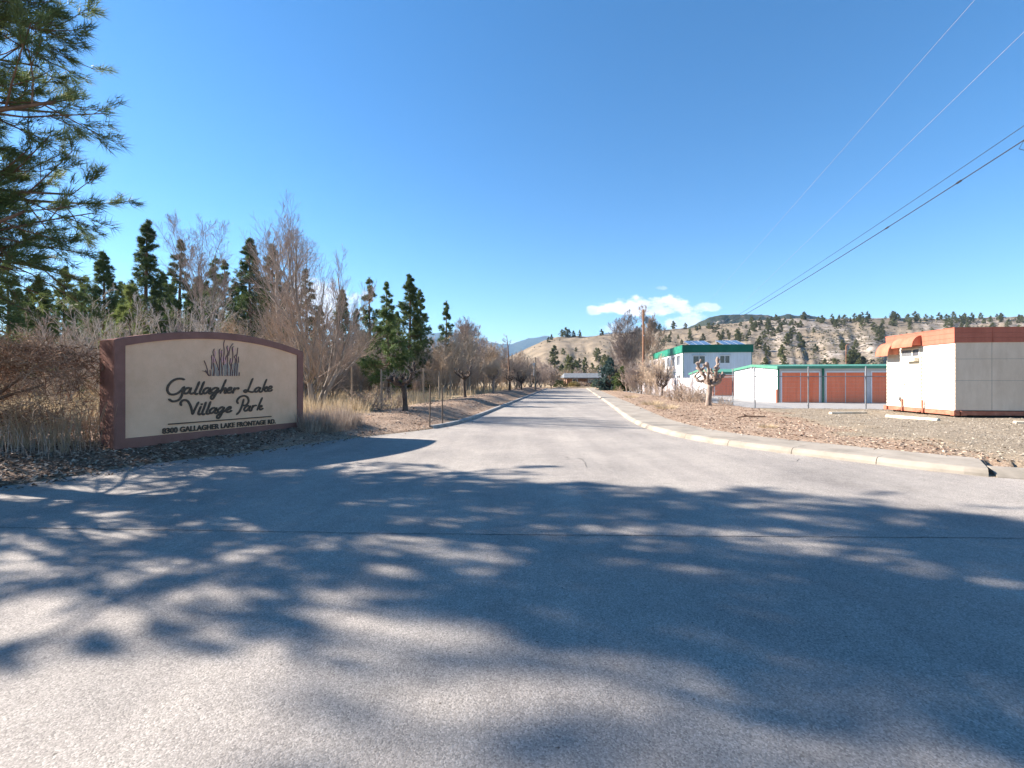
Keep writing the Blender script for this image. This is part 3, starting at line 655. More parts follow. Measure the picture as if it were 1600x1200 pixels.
def trailer():
    O = np.array([16.05, 16.7, .30]); root = thing('site_trailer', 'white trailer with orange fascia and curved orange awnings on the gravel lot', 'trailer', tuple(O))
    LW, LF, H = 3.58, 8.6, 3.18                       # side length, front length, height
    fr = lambda mb, s, t, z, ds, dt, dz: mb.frame(U * s + Vv * t + Z * z, U, Vv, Z, ds, dt, dz)   # s back, t right
    mb = MB(); fr(mb, 0.02, .02, .20, LW - .04, LF - .04, H - .22)
    # horizontal lap siding on the sunny end
    n = 17; top = H - .52; h = (top - .2) / n
    for k in range(n):
        z = .2 + k * h; a = U * 0 + Vv * -.004 + Z * z
        V = [U * 0 + Vv * -.018 + Z * z, U * LW + Vv * -.018 + Z * z, U * LW + Vv * .002 + Z * (z + h), U * 0 + Vv * .002 + Z * (z + h), U * 0 + Vv * .02 + Z * z, U * LW + Vv * .02 + Z * z]
        mb.add(V, [(0, 3, 2, 1), (0, 1, 5, 4)])
    mb.build('wall', WHITE, root)
    mb = MB()
    xs = [0, 1.19] + [1.19 + 1.22 * k for k in range(1, 6)] + [LF]
    for i in range(len(xs) - 1):
        for (z0, z1) in ((.22, 1.28), (1.29, 2.06), (2.07, H - .52)):
            fr(mb, -.014, xs[i] + .008, z0, .03, xs[i + 1] - xs[i] - .016, z1 - z0)
    mb.build('front_panelling', PLY, root)
    mb = MB(); fr(mb, -.008, .02, .2, .02, LF - .04, H - .72); mb.build('panel_joints', material('panel_joint_grey', [(.22, .21, .20), (.28, .27, .26)], 3), root)
    mb = MB()
    for k, (z0, z1) in enumerate(((H - .52, H - .355), (H - .35, H - .175), (H - .17, H + .0))):
        fr(mb, -.04 - .004 * k, -.045 - .004 * k, z0, .05, LF, z1 - z0); fr(mb, .01, -.045 - .004 * k, z0, LW - .01, .05, z1 - z0)
    mb.build('fascia', FASC, root)
    mb = MB()
    for t in (1.19, 3.63): fr(mb, -.056, t, H - .52, .012, .03, .53)
    fr(mb, -.06, -.062, H - .003, LW + .08, LF, .03); mb.build('roof_edge', FASC, root)
    # awnings: quarter-round hoods on the sunny end
    for (s0, s1, z0, z1, d) in ((2.82, 3.62, H - .80, H - .26, .42), (1.52, 2.70, H - .50, H - .10, .36)):
        mb = MB(); a = np.linspace(0, math.pi / 2, 9); prof = [(-.03 - d * math.sin(x), z0 + (z1 - z0) * math.cos(x)) for x in a]
        V = [U * s + Vv * t + Z * z for s in (s0, s1) for t, z in prof]; m = len(prof)
        mb.add(V, [(i, i + 1, m + i + 1, m + i) for i in range(m - 1)])
        V2 = [U * s + Vv * (t + .012) + Z * (z - .012) for s in (s0, s1) for t, z in prof]; mb.add(V2, [(i, m + i, m + i + 1, i + 1) for i in range(m - 1)])
        for s in (s0, s1):
            n0 = mb.n; mb.add([U * s + Vv * t + Z * z for t, z in prof] + [U * s + Vv * -.03 + Z * z0, U * s + Vv * -.03 + Z * z1]); mb.P.append([n0 + i for i in range(m)] + [n0 + m])
            n0 = mb.n; mb.add([U * (s + .01) + Vv * t + Z * z for t, z in prof] + [U * (s + .01) + Vv * -.03 + Z * z0]); mb.P.append(([n0 + i for i in range(m)] + [n0 + m])[::-1])
        fr(mb, s0, -.04 - d, z0 - .05, s1 - s0, .012, .055)
        mb.build('awning', ORANGE, root)
    # louvred window and air conditioner under the near awning
    mb = MB(); fr(mb, 1.62, -.05, 2.22, 1.05, .06, .05); fr(mb, 1.62, -.05, 2.54, 1.05, .06, .05); fr(mb, 1.62, -.05, 2.27, .05, .06, .27); fr(mb, 2.62, -.05, 2.27, .05, .06, .27); fr(mb, 2.0, -.05, 2.27, .05, .06, .27)
    w = mb.build('window', WHITE, root); mb = MB()
    for k in range(12): fr(mb, 2.07 + k * .045, -.04, 2.27, .02, .03, .27)
    mb.build('louvres', GREYM, w); mb = MB(); fr(mb, 1.67, -.028, 2.27, .95, .012, .27); mb.build('pane', material('window_dark', [(.06, .06, .07), (.10, .10, .11)], 3, .2, spec=.6), w)
    mb = MB(); fr(mb, 1.66, -.22, 2.06, .58, .2, .14); mb.build('air_conditioner', WHITE, root)
    # door
    mb = MB(); fr(mb, 1.60, -.034, .24, 1.0, .02, 1.98); d = mb.build('door', WHITE, root)
    mb = MB(); fr(mb, 1.56, -.04, .22, .03, .03, 2.05); fr(mb, 2.61, -.04, .22, .03, .03, 2.05); fr(mb, 1.56, -.04, 2.24, 1.08, .03, .03); mb.build('door_frame', PLY, d)
    mb = MB(); mb.tube([U * 2.48 + Vv * -.03 + Z * 1.14, U * 2.48 + Vv * -.10 + Z * 1.14], .03, 10); mb.tube([U * 2.48 + Vv * -.09 + Z * 1.14, U * 2.36 + Vv * -.10 + Z * 1.13], .012); fr(mb, 2.46, -.045, 1.18, .05, .012, .16); mb.build('handle', GREYM, d)
    mb = MB(); fr(mb, 2.02, -.042, 1.80, .26, .01, .055); mb.build('notice_plate', GREYM, d); mb = MB(); fr(mb, 2.08, -.042, 1.60, .14, .01, .035); mb.build('notice_plate', GREYM, d)
    mb = MB(); fr(mb, 2.66, -.12, .45, .14, .10, .14); mb.build('outlet_box', GREYM, root)
    # skid and corner feet
    mb = MB(); fr(mb, 0, -.03, .03, LW, .14, .15); fr(mb, 0, .0, .03, .12, LF, .15); mb.build('skid_beam', RUST, root)
    for (s, t) in ((-.06, -.07), (LW - .12, -.10), (-.06, .16)):
        mb = MB(); fr(mb, s, t, .02, .18, .18, .17); fr(mb, s - .012, t + .05, .07, .01, .08, .07); mb.build('corner_foot', RUST, root)
    for s in (1.42, 2.55):
        mb = MB(); mb.tube([U * s + Vv * -.08 + Z * .02, U * s + Vv * -.08 + Z * .52], .03, 8); mb.tube([U * s + Vv * -.08 + Z * .16, U * (s + .3) + Vv * -.10 + Z * .03], .018, 6); mb.build('skid_post', RUST, root)
    mb = MB(); fr(mb, .1, .12, -.12, LW - .3, LF - .3, .16); mb.build('underframe', DARK, root)
trailer()
for (pa, pb, lab) in (((1300, 646), (1355, 645), 'short pale timber kerb lying left of the trailer at the fence'), ((1383, 650), (1464, 656), 'long pale timber kerb lying along the orange skid of the trailer'),
                      ((1588, 660), (1680, 662), 'pale timber kerb end at the far right in front of the grey trailer wall')):
    a = np.array(at(pa[0], depth(pa[1], .28), z=.28)); b = np.array(at(pb[0], depth(pb[1], .28), z=.28)); u = unit(b - a); n = np.array([-u[1], u[0], 0]); mb = MB()
    a[2] = gz(a[0], a[1]) - .02; L_ = np.linalg.norm((b - a)[:2]); pr = [(0, 0), (0, .07), (.03, .10), (.12, .10), (.15, .07), (.15, 0)]
    V = [u * s + n * p + Z * q for s in (0, L_) for p, q in pr]; mb.add(V, [(i, i + 6, (i + 1) % 6 + 6, (i + 1) % 6) for i in range(6)]); mb.P += [list(range(6)), list(range(6, 12))[::-1]]
    mb.build('timber_kerb', TIMBER, loc=tuple(a), label=lab, cat='kerb', group='pale timber wheel stops on the gravel')

# storage garages
GREEN = material('green_trim', [(.065, .21, .14), (.09, .26, .175)], 1.5, .5); DGREEN = material('dark_green_fascia', [(.004, .10, .062), (.008, .135, .085)], 1.2, .5)
WMETAL = material('white_metal_wall', [(.72, .73, .74), (.80, .81, .82)], .8, .55); GWALL = material('pale_trim_wall', [(.52, .50, .50), (.60, .58, .58)], 2, .7)
REDDOOR = material('red_door', [(.88, .21, .10), (.92, .25, .125)], 1.2, .8, spec=.08, detail=3, extra=streaks(.15)); LINES = material('pale_strip', [(.55, .5, .48), (.7, .66, .62)], 3)
def garage(root, LS, LF, he, hr, ndoor, pitch, dw, dh, first=.25, strip=True):
    """origin: near left bottom corner; side runs back along U for LS, front runs right along Vv for LF"""
    P = lambda s, t, z: U * s + Vv * t + Z * z; fr = lambda mb, s, t, z, ds, dt, dz: mb.frame(P(s, t, z), U, Vv, Z, ds, dt, dz)
    mb = MB(); n0 = mb.n                                       # gable-ended corrugated wall, ribs are real
    k = int(LS / .3); s = []
    for i in range(k): b = LS * i / k; w = LS / k; s += [(b, 0), (b + w * .78, 0), (b + w * .82, .025), (b + w * .96, .025)]
    s.append((LS, 0)); hz = lambda x: he + (hr - he) * (1 - abs(x - LS / 2) / (LS / 2))
    V = [P(a, -o, 0) for a, o in s] + [P(a, -o, hz(a)) for a, o in s]; m = len(s)
    mb.add(V, [(i, m + i, m + i + 1, i + 1) for i in range(m - 1)]); mb.add([P(LS, 0, 0), P(LS, LF, 0), P(LS, LF, he), P(LS, 0, he)], [(0, 1, 2, 3)])
    mb.add([P(0, LF, 0), P(LS, LF, 0), P(LS, LF, he), P(LS / 2, LF, hr), P(0, LF, he)], None, [(0, 2, 1), (0, 4, 2), (4, 3, 2)])
    mb.build('wall', WMETAL, root)
    mb = MB(); fr(mb, .0, .02, 0, .10, LF - .02, he - .02); mb.build('front_wall', GWALL, root)
    mb = MB(); ov = .22                                        # roof slabs with overhang
    for sgn in (0, 1):
        a, b = (-ov, LS / 2) if not sgn else (LS + ov, LS / 2); za = he - (hr - he) * ov / (LS / 2)
        V = [P(a, -.12, za), P(a, LF + .1, za), P(b, LF + .1, hr), P(b, -.12, hr)]; V += [v + Z * .06 for v in V]
        mb.add(V, [(0, 1, 2, 3), (4, 7, 6, 5), (0, 4, 5, 1), (0, 3, 7, 4), (1, 5, 6, 2)])
    mb.build('roof', GREEN, root)
    mb = MB(); za = he - (hr - he) * ov / (LS / 2); fr(mb, -ov - .03, -.13, za - .10, .028, LF + .2, .17)
    for a, b in ((-ov, LS / 2), (LS + ov, LS / 2)):
        V = [P(a, -.15, za - .12), P(b, -.15, hr - .12), P(b, -.15, hr + .07), P(a, -.15, za + .07)]; V += [v + Vv * .028 for v in V]
        mb.add(V, [(0, 1, 2, 3), (4, 7, 6, 5), (0, 4, 5, 1), (3, 2, 6, 7)])
    mb.build('fascia', GREEN, root)
    mb = MB(); fr(mb, -.03, -.02, 0, .08, .09, he - .1); mb.build('corner_trim', DGREEN, root)
    for i in range(ndoor):
        t = first + i * pitch; mb = MB(); rib = int(dh / .24)
        for r in range(rib): fr(mb, -.018 if r % 2 else -.021, t, .02 + r * dh / rib, .03, dw, dh / rib - .004)
        d = mb.build('garage_door', REDDOOR, root)
        mb = MB(); fr(mb, -.035, t - .07, 0, .04, .06, dh + .12); fr(mb, -.035, t + dw + .01, 0, .04, .06, dh + .12); fr(mb, -.035, t - .01, dh + .05, .04, dw + .02, .07); mb.build('door_frame', WMETAL, d)
        if strip: mb = MB(); fr(mb, -.034, t + dw / 2 - .02, .02, .02, .04, dh); mb.build('centre_strip', LINES, d)
        if i % 3 == 0:
            mb = MB(); c = P(-.10, t + dw + (pitch - dw) / 2, 0); mb.frame(c + Vv * -.055, U, Vv, Z, .09, .11, he - .1); mb.build('downpipe', DGREEN, root)
gO = (17.9, 31.0, .10)
g1 = thing('storage_garage', 'long storage garage with red roll-up doors, white gable end and light green roof edge', 'garage', gO)
garage(g1, 8.2, 20, 2.38, 2.62, 7, 2.78, 2.30, 1.98)
mb = MB(); mb.frame(U * 4.0 + Vv * -.2 + Z * 2.42, U, Vv, Z, .14, .2, .10); mb.tube([U * 4.07 + Vv * -.12 + Z * 2.42, U * 4.07 + Vv * -.16 + Z * 2.26], .06, 8); mb.build('wall_lamp', GREYM, g1)
g2 = thing('storage_garage', 'second white storage garage with green roof line left behind the first one', 'garage', (19.6, 44.8, .10))
garage(g2, 8.6, 14, 2.25, 2.62, 4, 2.9, 2.4, 1.95, first=.12, strip=False)
mb = MB(); mb.tube([(0, 0, 0), (0, 0, .86)], .085, 12); mb.tube([(0, 0, .86), (0, 0, .90)], [.085, .04], 12)
b1 = mb.build('bollard', ORANGE, loc=(17.6, 30.6, .1), label='orange bollard at the near corner of the first red-doored garage', cat='bollard', group='orange bollards at the garage corners')
dup(b1, (19.35, 44.3, .1), label='orange bollard at the corner of the rear white garage behind the pruned tree', kids=False)

# two-storey building with dark green fascia and solar panels
BLUEW = material('pale_siding', [(.66, .67, .69), (.74, .75, .77)], .5, .7, extra=streaks(.15)); GLASS = material('window_glass', [(.03, .04, .05), (.07, .08, .10)], 2, .12, spec=.7)
SOLAR = material('solar_panel', [(.06, .10, .17), (.10, .15, .24)], .8, .25, spec=.8); STEEL = material('galvanised_steel', [(.32, .33, .34), (.46, .47, .48)], 12, .5, metal=.3)
def office():
    O = np.array([23.4, 63.0, .1]); root = thing('two_storey_building', 'two-storey white building with dark green fascia and tilted solar panels on the flat roof', 'building', tuple(O))
    P = lambda s, t, z: U * s + Vv * t + Z * z; fr = lambda mb, s, t, z, ds, dt, dz: mb.frame(P(s, t, z), U, Vv, Z, ds, dt, dz)
    LS, LF, H = 26, 8.9, 6.25
    mb = MB(); fr(mb, 0, 0, 0, LS, LF, H - .6)
    for k in range(22): fr(mb, -.012, .02, .2 + k * .25, .012, LF - .04, .235); fr(mb, .02, -.012, .2 + k * .25, LS - .04, .012, .235)
    mb.build('wall', BLUEW, root)
    mb = MB(); fr(mb, -.14, -.14, H - .98, .14, LF + .28, 1.05); fr(mb, 0, -.14, H - .98, 25.5, .14, 1.05); fr(mb, 0, LF, H - .98, LS, .14, 1.05); mb.build('fascia', DGREEN, root)
    mb = MB(); rg = np.random.default_rng(4)
    for k in range(62): s = .1 + k * .4; fr(mb, s, -.165, H - .96 + rg.uniform(0, .05), .34, .022, .98)
    mb.build('fascia_slats', material('green_slats', [(.012, .14, .095), (.03, .26, .17)], 2.2, .5), root)
    mb = MB(); fr(mb, .1, .1, H - .62, LS - .2, LF - .2, .12); mb.build('roof', GREYM, root)
    mb = MB(); fr(mb, -.03, -.03, 0, .09, .09, H - .98); fr(mb, -.02, LF - .06, 0, .09, .09, H - .98); fr(mb, .06, -.025, 2.55, LS - .1, .02, .10); mb.build('corner_trim', DGREEN, root)
    def window(s, t, z, w, h, side):
        mb = MB(); f = .07
        g = (lambda a, b, c, d: fr(mb, a, -.06, b, c, .055, d)) if side else (lambda a, b, c, d: fr(mb, -.06, a, b, .055, c, d))
        x = s if side else t
        g(x, z, w, f); g(x, z + h - f, w, f); g(x, z + f, f, h - 2 * f); g(x + w - f, z + f, f, h - 2 * f); g(x + w / 2 - .035, z + f, .07, h - 2 * f); o = mb.build('window', WMETAL, root)
        mb = MB()
        if side: fr(mb, x + f, -.025, z + f, w - 2 * f, .01, h - 2 * f)
        else: fr(mb, -.025, x + f, z + f, .01, w - 2 * f, h - 2 * f)
        mb.build('pane', GLASS, o); mb = MB()
        if side: fr(mb, x - .05, -.22, z + h + .02, w + .1, .2, .10)
        else: fr(mb, -.22, x - .05, z + h + .02, .2, w + .1, .10)
        mb.build('shutter_box', GWALL, o)
    window(0, 1.25, 3.68, 1.65, 1.15, False); window(0, 4.75, 3.75, 1.35, 1.1, False)
    for s, w in ((1.6, 2.0), (5.0, 1.9), (8.6, 1.7), (12, 1.7), (16, 1.7), (20, 1.7)): window(s, 0, 3.55, w, 1.35, True)
    for s, w in ((1.6, 1.9), (5.0, 1.8)): window(s, 0, .9, w, 1.2, True)
    for t0 in (1.0, 5.4):
        mb = MB(); c = P(.5, t0, H + .06); u2 = Vv * 1.0; n2 = unit(U * 1 + Z * .24)
        mb.frame(c, u2, n2, np.cross(u2, n2), 2.9, 3.6, .05); o = mb.build('solar_panel', SOLAR, root)
        mb = MB()
        for a in (.05, 2.8):
            for b in (.1, 3.4): p = c + u2 * a + n2 * b; mb.tube([p * [1, 1, 0] + Z * (H - .6), p], .035, 6)
        for a in (0, .95, 1.9, 2.86): mb.frame(c + u2 * a + np.cross(u2, n2) * .052, u2, n2, np.cross(u2, n2), .04, 3.6, .01)
        mb.build('panel_frame', STEEL, o)
office()

# low house at the end of the road
def house():
    O = np.array([(882 - 800) / F * 118, 118.0, .15]); root = thing('ranch_house', 'low brown ranch house with a grey roof at the far end of the road', 'house', tuple(O))
    ROOF = material('grey_shingle', [(.10, .11, .12), (.17, .18, .19)], 2, .8); BR = material('brown_brick', [(.16, .09, .06), (.26, .15, .10)], 3, .9)
    mb = MB(); mb.box(.6, 12.5, 0, 7, 0, 2.1); mb.build('wall', BR, root)
    mb = MB(); V = [(-.3, -1.6, 2.1), (13.5, -1.6, 2.1), (12.9, 3.5, 3.3), (.3, 3.5, 3.3), (-.3, 8.5, 2.1), (13.5, 8.5, 2.1)]; mb.add(V, [(0, 1, 2, 3), (3, 2, 5, 4)], [(0, 3, 4), (1, 5, 2)])
    mb.box(-.3, 13.5, -1.62, -1.56, 1.88, 2.11); mb.build('roof', ROOF, root)
    for x in (.0, 2.6, 5.2, 7.8, 10.4): mb = MB(); mb.box(x, x + .2, -1.4, -1.2, 0, 2.0); mb.build('porch_post', BR, root)
    for x in (2, 6, 9): mb = MB(); mb.box(x, x + 1.4, -.05, .0, .9, 1.8); w = mb.build('window', WMETAL, root); mb = MB(); mb.box(x + .08, x + 1.32, -.062, -.052, .98, 1.72); mb.build('pane', GLASS, w)
house()

# ------------------------------------------------------------------ fences
PALEST = material('fence_steel', [(.15, .16, .175), (.24, .25, .265)], 8, .5, metal=.3)
def chainlink(mb, a, b, z0, z1, pitch=.075, r=.0011):
    a = np.array(a, float); b = np.array(b, float); L_ = np.linalg.norm((b - a)[:2]); u = (b - a) / L_; h = z1 - z0; P = []
    for sgn in (1, -1):
        k = np.arange(-h, L_, pitch)
        for x in k:
            x0, x1 = (x, x + h); zz0, zz1 = (0, h) if sgn > 0 else (h, 0)
            if x0 < 0: f = -x0 / h; zz0 = zz0 + (zz1 - zz0) * f; x0 = 0
            if x1 > L_: f = (L_ - x0) / (x1 - x0); zz1 = zz0 + (zz1 - zz0) * f; x1 = L_
            P.append([a + u * x0 + Z * (z0 + zz0), a + u * x1 + Z * (z0 + zz1)])
    mb.tubes(np.array(P), np.full((len(P), 2), r), 3)
def steel_fence():
    o = np.array([11.75, 22.3, 0.0]); root = thing('chain_link_fence', 'grey chain link fence with steel posts in front of the red garage doors', 'fence', tuple(o))
    c = U * 0; fr_len = 9.6; side = 44
    posts = [0 * U, Vv * 2.42, Vv * 4.95, Vv * 7.4, Vv * 9.6, U * 3.0] + [U * s for s in np.arange(7, side + 1, 4.2)]
    for k, p in enumerate(posts):
        g = gz(o[0] + p[0], o[1] + p[1]) - .05; mb = MB(); mb.tube([p + Z * g, p + Z * (2.12 + .1)], .038 if k in (0,) else .030, 8); mb.tube([p + Z * 2.22, p + Z * 2.25], [.036, .012], 8); mb.build('post', PALEST, root)
    mb = MB(); mb.tube([Vv * 0 + Z * 1.78, Vv * fr_len + Z * 1.78], .021, 6); mb.tube([U * 0 + Z * 1.78, U * side + Z * 1.78], .021, 6); mb.build('top_rail', PALEST, root)
    mb = MB(); chainlink(mb, Vv * 0, Vv * fr_len, .16, 1.78); chainlink(mb, U * 0, U * 14, .16, 1.78, .09); mb.build('mesh', PALEST, root)
    # privacy slats along the farther stretch
    SL_ = material('privacy_slat', [(.33, .31, .33), (.50, .47, .48)], 1.2, .7); mb = MB(); s = 11.0; rg = np.random.default_rng(8)
    while s < side:
        if rg.random() < .93: mb.frame(U * s + Vv * (.01 * (rg.random() - .5)) + Z * .15, U, Vv, Z, .10, .012, 1.62)
        s += .12
    mb.build('slat_screen', SL_, root)
steel_fence()
WOODP = material('weathered_post', [(.20, .15, .105), (.36, .29, .22)], 6, .9, .4, 30, stretch=(1, 1, .15)); DWOOD = material('dark_stake', [(.06, .045, .035), (.13, .10, .08)], 8, .9)
def wood_fence():
    root = thing('deer_fence', 'tall field fence of slim wooden posts and wire beyond the pruned trees on the left', 'fence', (0, 0, 0))
    pts = [at(484, 22), at(550, 24.3), at(596, 20.3), at(634, 23.6), at(662, 26.7), at(686, 30.8), at(704, 35), at(721, 38.4), at(734, 41.5), at(747, 45), at(756, 48.5), at(765, 53), at(774, 58), at(783, 64)]
    tops = [572, 573, 577, 588, 575, 580, 580, 580, 584, 585, 585, 588, 587, 588]; tz = []
    for p, ty in zip(pts, tops):
        z0 = gz(p[0], p[1]); z1 = EYE - (ty - HOR) / F * p[1]; tz.append((z0, z1)); mb = MB(); lean = RNG.normal(0, .02, 2)
        mb.tube([(p[0], p[1], z0 - .1), (p[0] + lean[0], p[1] + lean[1], z1)], [.055, .042], 8); mb.build('post', WOODP, root)
    mb = MB()
    for k in range(2, len(pts) - 1):
        for f in (.1, .25, .4, .55, .7, .85, .97):
            a, b = pts[k], pts[k + 1]; mb.tube([(a[0], a[1], tz[k][0] + f * (tz[k][1] - tz[k][0])), (b[0], b[1], tz[k + 1][0] + f * (tz[k + 1][1] - tz[k + 1][0]))], .0022, 3)
    mb.build('fence_wire', STEEL, root)
wood_fence()
for i, (px, yb, yt) in enumerate(((671.5, 661, 602), (691.5, 658, 605))):
    D = depth(yb, .18); p = at(px, D); z0 = gz(p[0], D); mb = MB(); mb.tube([(0, 0, -.1), (.015 * (1 - 2 * i), 0, EYE - (yt - HOR) / F * D - z0)], [.024, .022], 7)
    mb.build('wooden_stake', DWOOD, loc=(p[0], D, z0), label=('left' if i == 0 else 'right') + ' one of two dark wooden stakes beside the road on the mulch', cat='stake', group='two dark stakes by the road')

# ------------------------------------------------------------------ poles and wires
POLE = material('pole_wood', [(.19, .09, .05), (.30, .155, .09)], 3, .85, .3, 20, stretch=(1, 1, .1)); PORC = material('insulator_grey', [(.5, .5, .5), (.65, .65, .65)], 5, .4)
WIREM = material('wire_black', [(.015, .015, .017), (.03, .03, .032)], 5, .6); THIN = material('wire_aluminium', [(.30, .27, .30), (.38, .34, .38)], 5, .45)
def utility_pole():
    p = np.array([(1005.5 - 800) / F * 60, 60, .1]); root = thing('utility_pole', 'tall brown wooden utility pole with a small transformer beside the green fascia building', 'pole', tuple(p))
    mb = MB(); mb.tube([(0, 0, -.3), (0, 0, 5), (0, 0, 10.7)], [.17, .15, .12], 12); mb.build('pole_shaft', POLE, root)
    mb = MB(); mb.tube([(.42, 0, 8.9), (.42, 0, 9.0), (.42, 0, 9.65), (.42, 0, 9.75)], [.17, .22, .22, .15], 12); mb.box(.1, .42, -.04, .04, 9.2, 9.3); mb.build('transformer', GREYM, root)
    mb = MB(); mb.tube([(0, -.16, 7.3), (0, -.22, 7.3)], .08, 8); mb.build('insulator', PORC, root); mb = MB(); mb.tube([(0, 0, 10.7), (0, 0, 10.95)], [.05, .03], 6); mb.build('insulator', PORC, root)
utility_pole()
p = at(836, 67); root = thing('street_lamp_pole', 'grey street lamp pole with a white lamp box left of the road end', 'pole', (p[0], 67, .25))
mb = MB(); mb.tube([(0, 0, -.2), (0, 0, 4.7)], [.13, .09], 10); mb.build('pole_shaft', WOODP, root); mb = MB(); mb.box(-.34, -.06, -.2, .1, 3.5, 3.85); mb.tube([(-.2, 0, 2.0), (-.12, 0, 3.5)], .05, 6); mb.build('lamp_box', WMETAL, root)
p = at(1322, 60); root = thing('slim_pole', 'slim brown pole with a bent top rising behind the red garage roof', 'pole', (p[0], 60, .1))
mb = MB(); mb.tube([(0, 0, -.2), (0, 0, 5.9), (.08, 0, 6.1), (.35, 0, 6.15)], [.10, .07, .06, .05], 8); mb.build('pole_shaft', POLE, root)
def cat_wire(name, label, a, b, sag, r, mat, n=48, extra=None, bulge=0):
    a = np.array(a, float); b = np.array(b, float); t = np.linspace(0, 1, n)[:, None]; p = a + (b - a) * t; p[:, 2] -= (4 * sag * t * (1 - t))[:, 0]
    mb = MB(); mb.tube(p - a, r, 5)
    if extra: extra(mb, p - a)
    return mb.build(name, mat, loc=tuple(a), label=label, cat='wire', group='overhead wires at the upper right')
END = np.array([23.3, 62.9, 6.2]); q0 = np.array([13.4, 1.4, 10.1])
def loopx(mb, p):
    k = np.argmin(np.abs(p[:, 1] + q0[1] - 13.7)); c = p[k]; mb.tube([c, c + [-.05, .1, -.22], c + [.10, -.1, -.42], c + [.35, -.5, -.30], c + [.4, -.9, .05]], .011, 5)
    for d in (3, 8): mb.tube([p[k + d], p[k + d] + (p[k + d + 1] - p[k + d]) * .25], .035, 6)
cat_wire('service_cable', 'thick black service cable with a small loop near the right edge of the sky', q0, END, .75, .017, WIREM, 80, loopx)
cat_wire('service_cable', 'thin black wire running just above the looped service cable', q0 + [.0, 0, .42], END + [.1, .1, .05], .60, .010, WIREM, 60)
cat_wire('power_line', 'faint pale power line, the left of two crossing the upper right sky', (7.4 + .278 * 4, 4, 10.0), (7.4 + .278 * 140, 140, 10.2), .0, .0036, THIN, 20)
cat_wire('power_line', 'faint pinkish power line, the right of two crossing the upper right sky', (8.9 + .33 * 4, 4, 10.2), (8.9 + .33 * 140, 140, 10.4), .0, .0045, THIN, 20)
# ------------------------------------------------------------------ trees and plants
BARK = material('pine_bark', [(.10, .06, .04), (.22, .13, .085)], 4, .95, .6, 14, stretch=(1, 1, .3)); BARKG = material('grey_bark', [(.20, .17, .145), (.38, .335, .29)], 5, .95, .5, 18, stretch=(1, 1, .3), objvar=.2)
NEEDLE = material('pine_needles', [(.060, .098, .036), (.10, .145, .05), (.16, .19, .07)], 1.6, .7, spec=.2, trans=.25, objvar=.18, lo=.32, hi=.68)
NEEDLE2 = material('near_pine_needles', [(.065, .10, .038), (.115, .155, .052), (.19, .215, .08)], 1.2, .6, spec=.25, trans=.38, lo=.32, hi=.68)
HNEEDLE = material('hill_pine_needles', [(.095, .108, .045), (.17, .172, .08)], .8, .9, spec=.05, trans=.3, objvar=.3)
SPRUCE = material('blue_spruce_needles', [(.055, .095, .085), (.12, .175, .16)], 2.5, .8, spec=.1, trans=.1)
TWIG = {'grey': material('twig_grey', [(.23, .18, .155), (.38, .31, .27)], 2, .9, objvar=.2), 'tan': material('twig_tan', [(.33, .245, .17), (.50, .39, .285)], 2, .9, objvar=.15),
        'brown': material('twig_brown', [(.27, .20, .15), (.44, .345, .265)], 2, .9, objvar=.15), 'pink': material('twig_pink_tan', [(.34, .255, .20), (.48, .38, .305)], 2, .9, objvar=.12),
        'olive': material('twig_olive', [(.22, .18, .07), (.36, .29, .12)], 2, .9, objvar=.1), 'white': material('twig_pale', [(.38, .33, .28), (.55, .49, .43)], 2, .9)}
def spawn(P, R, rng, m, t0, t1, ang, lenr, rr, K_, trop=0.0, wig=.1, lvar=.35, taper=.25, droop=0.0):
    """children of every branch in P (B,K,3)"""
    B, K0, _ = P.shape; t = (np.arange(m)[None] + rng.random((B, m))) / m * (t1 - t0) + t0; f = t * (K0 - 1); i = np.minimum(f.astype(int), K0 - 2); w = (f - i)[..., None]
    bi = np.arange(B)[:, None]; base = P[bi, i] * (1 - w) + P[bi, i + 1] * w; tan = unit(P[bi, i + 1] - P[bi, i]); rad = R[bi, i] * (1 - w[..., 0]) + R[bi, i + 1] * w[..., 0]
    pl = np.linalg.norm(P[:, -1] - P[:, 0], axis=1)[:, None]
    rv = unit(rng.normal(size=(B, m, 3))); perp = unit(np.cross(tan, rv)); a = ang * rng.uniform(.7, 1.3, (B, m))[..., None]
    d = unit(tan * np.cos(a) + perp * np.sin(a)); L_ = pl * lenr * (1.15 - .75 * t) * rng.uniform(1 - lvar, 1 + lvar, (B, m))
    d = d.reshape(-1, 3); base = base.reshape(-1, 3); L_ = L_.ravel(); r0 = np.maximum(rad.ravel() * rr, .0022); pts = [base]; n = len(base)
    for k in range(K_ - 1):
        d = unit(d + rng.normal(0, wig, (n, 3)) + np.array([0, 0, trop - droop * k / K_])); pts.append(pts[-1] + d * (L_ / (K_ - 1))[:, None])
    return np.stack(pts, 1), r0[:, None] * np.linspace(1, taper, K_)[None]
